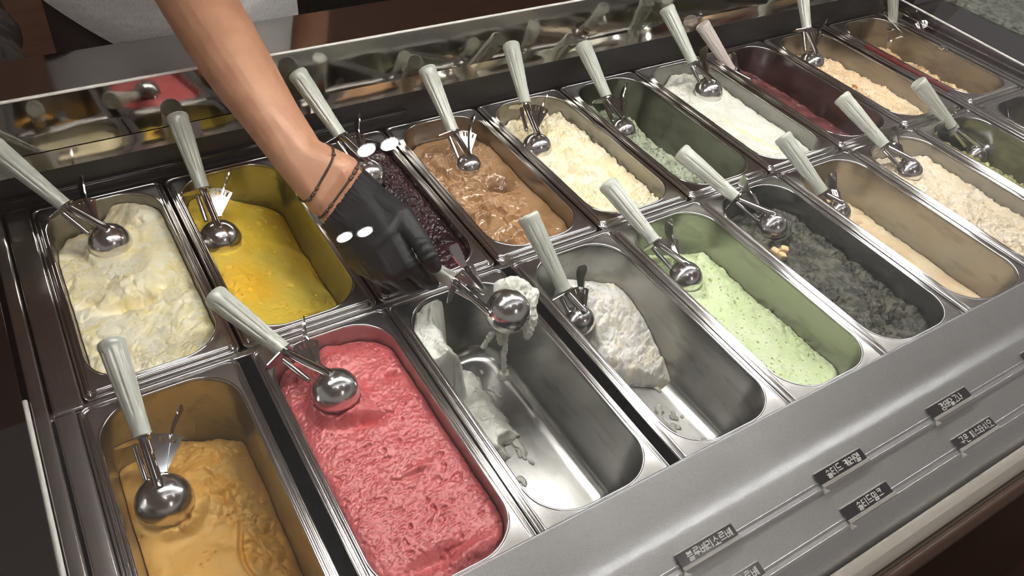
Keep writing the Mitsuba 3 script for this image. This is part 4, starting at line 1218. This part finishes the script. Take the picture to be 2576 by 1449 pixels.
# shirt: a hanging tube of knit with soft folds, hem higher at its right side
def shirt():
    nphi, nz = 160, 70
    phi = np.linspace(0, 2 * np.pi, nphi, endpoint=False)
    V = []
    for j in range(nz):
        t = j / (nz - 1)
        hem = 0.075 + 0.125 * np.clip(-np.cos(phi), 0, 1) ** 1.6
        z = hem + (0.525 - hem) * t
        hw = 0.200 - 0.030 * ss(0.1, 0.5, t) + 0.010 * ss(0.6, 0.9, t)
        hd_ = 0.128 + 0.0 * t
        sh = 1 - 0.62 * ss(0.80, 1.0, t)
        fold = 0.010 * (1 - ss(0.2, 0.8, t)) * (2 * meshkit.fbm(np.stack([np.cos(phi) * 2.2, np.sin(phi) * 2.2, np.full(nphi, t * 1.2)], -1), octaves=2, seed=5) - 1)
        x = cxm + (hw + fold) * np.cos(phi) * (1 - 0.66 * ss(0.86, 1.0, t))
        y = cym + (hd_ + fold) * np.sin(phi) * sh
        y = np.maximum(y, 0.5245 + 0.004 * ss(0.1, 0.3, t))
        y = y - 0.008 * ss(0.9, 1.0, t)
        V.append(np.stack([x, y, z], -1))
    V = np.array(V).reshape(-1, 3)
    f = []
    for j in range(nz - 1):
        for i in range(nphi):
            k = (i + 1) % nphi
            f += [[j * nphi + i, j * nphi + k, (j + 1) * nphi + k], [j * nphi + i, (j + 1) * nphi + k, (j + 1) * nphi + i]]
    m = trimesh.Trimesh(V, np.array(f), process=False)
    inner = trimesh.Trimesh(V - m.vertex_normals * 0.0016, np.array(f)[:, ::-1], process=False)
    return cat(m, inner)


put('person__shirt', shirt(), 'knit', smooth=True)
labels['person__shirt'] = {'label': 'heathered light grey T-shirt'}
sl = [bone((np.array([cxm - 0.10, cym, 0.44]), 0.060), (shoulder, 0.064)), bone((shoulder, 0.064), (shoulder + (elbow - shoulder) * 0.45, 0.060)), bone(((cxm + 0.10, cym, 0.44), 0.060), ((cxm + 0.165, 0.66, 0.455), 0.060)), bone(((cxm + 0.165, 0.66, 0.455), 0.060), ((cxm + 0.225, 0.70, 0.33), 0.052))]
for i, s_ in enumerate([sl[0] + sl[1], sl[2] + sl[3]]):
    put('person__sleeve' + ('' if i == 0 else '_001'), smooth_body([s_], 0.01, 4), 'knit', smooth=True)
legs = [Manifold.batch_hull([S((cxm - 0.09, cym, -0.08), 0.098), S((cxm + 0.09, cym, -0.08), 0.098), S((cxm - 0.10, cym, 0.16), 0.082), S((cxm + 0.10, cym, 0.16), 0.082)])]
for sx in (-1, 1):
    legs += [bone(((cxm + sx * 0.09, cym, -0.10), 0.088), ((cxm + sx * 0.10, cym, -0.52), 0.062)), bone(((cxm + sx * 0.10, cym, -0.52), 0.062), ((cxm + sx * 0.105, cym, -0.90), 0.048))]
put('person__trousers', smooth_body(legs, 0.02, 6), 'dark_cloth', smooth=True)
for sx in (-1, 1):
    put('person__shoe' + ('' if sx < 0 else '_001'), smooth_body([Manifold.batch_hull([S((cxm + sx * 0.105, cym + 0.04, -0.955), 0.044), S((cxm + sx * 0.11, cym - 0.12, -0.962), 0.036)])], 0.02, 3), 'black_plastic', smooth=True)

# ------------------------------------------------------------------ behind the counter
ridges = [bx(0.855 + 0.022 * i, 0.855 + 0.022 * i + 0.017, 1.285, 1.30, -0.135, 0.02, 0.005, 3) for i in range(13)]
put('ridged_container', cat(bx(0.850, 1.146, 1.297, 1.50, -0.135, 0.02, 0.006, 3), *ridges), 'white_print', smooth=30, label='off white ridged container standing behind the back shelf', category='container')
put('container_stand', bx(0.70, 1.40, 1.24, 1.60, -1.0, -0.136, 0.004, 3), 'black_plastic', label='dark cabinet carrying the ridged container', category='cabinet')

put('back_counter', cat(bx(-0.9, -0.05, 1.15, 1.75, -1.0, -0.12), bx(-0.92, -0.03, 1.13, 1.77, -0.12, -0.09, 0.004, 3)), 'wood', smooth=30, label='brown wooden cabinet behind the person at the left', category='cabinet')
pb = trimesh.creation.icosphere(subdivisions=5, radius=1.0)
vv = np.array(pb.vertices)
pb.vertices = vv * np.array([0.085, 0.07, 0.13]) * (1 + 0.5 * (billow(vv[:, 0] * 0.02, vv[:, 1] * 0.02 + vv[:, 2] * 0.02, 0.011, 3, 3)[:, None] - 0.4)) + np.array([-0.02, 0.80, 0.02])
pr('plastic_film', rgb(96, 92, 90), 0.12, spec=0.7)
put('plastic_bag', pb, 'plastic_film', smooth=True, label='crumpled shiny grey plastic bag hanging beside the person', category='plastic bag')
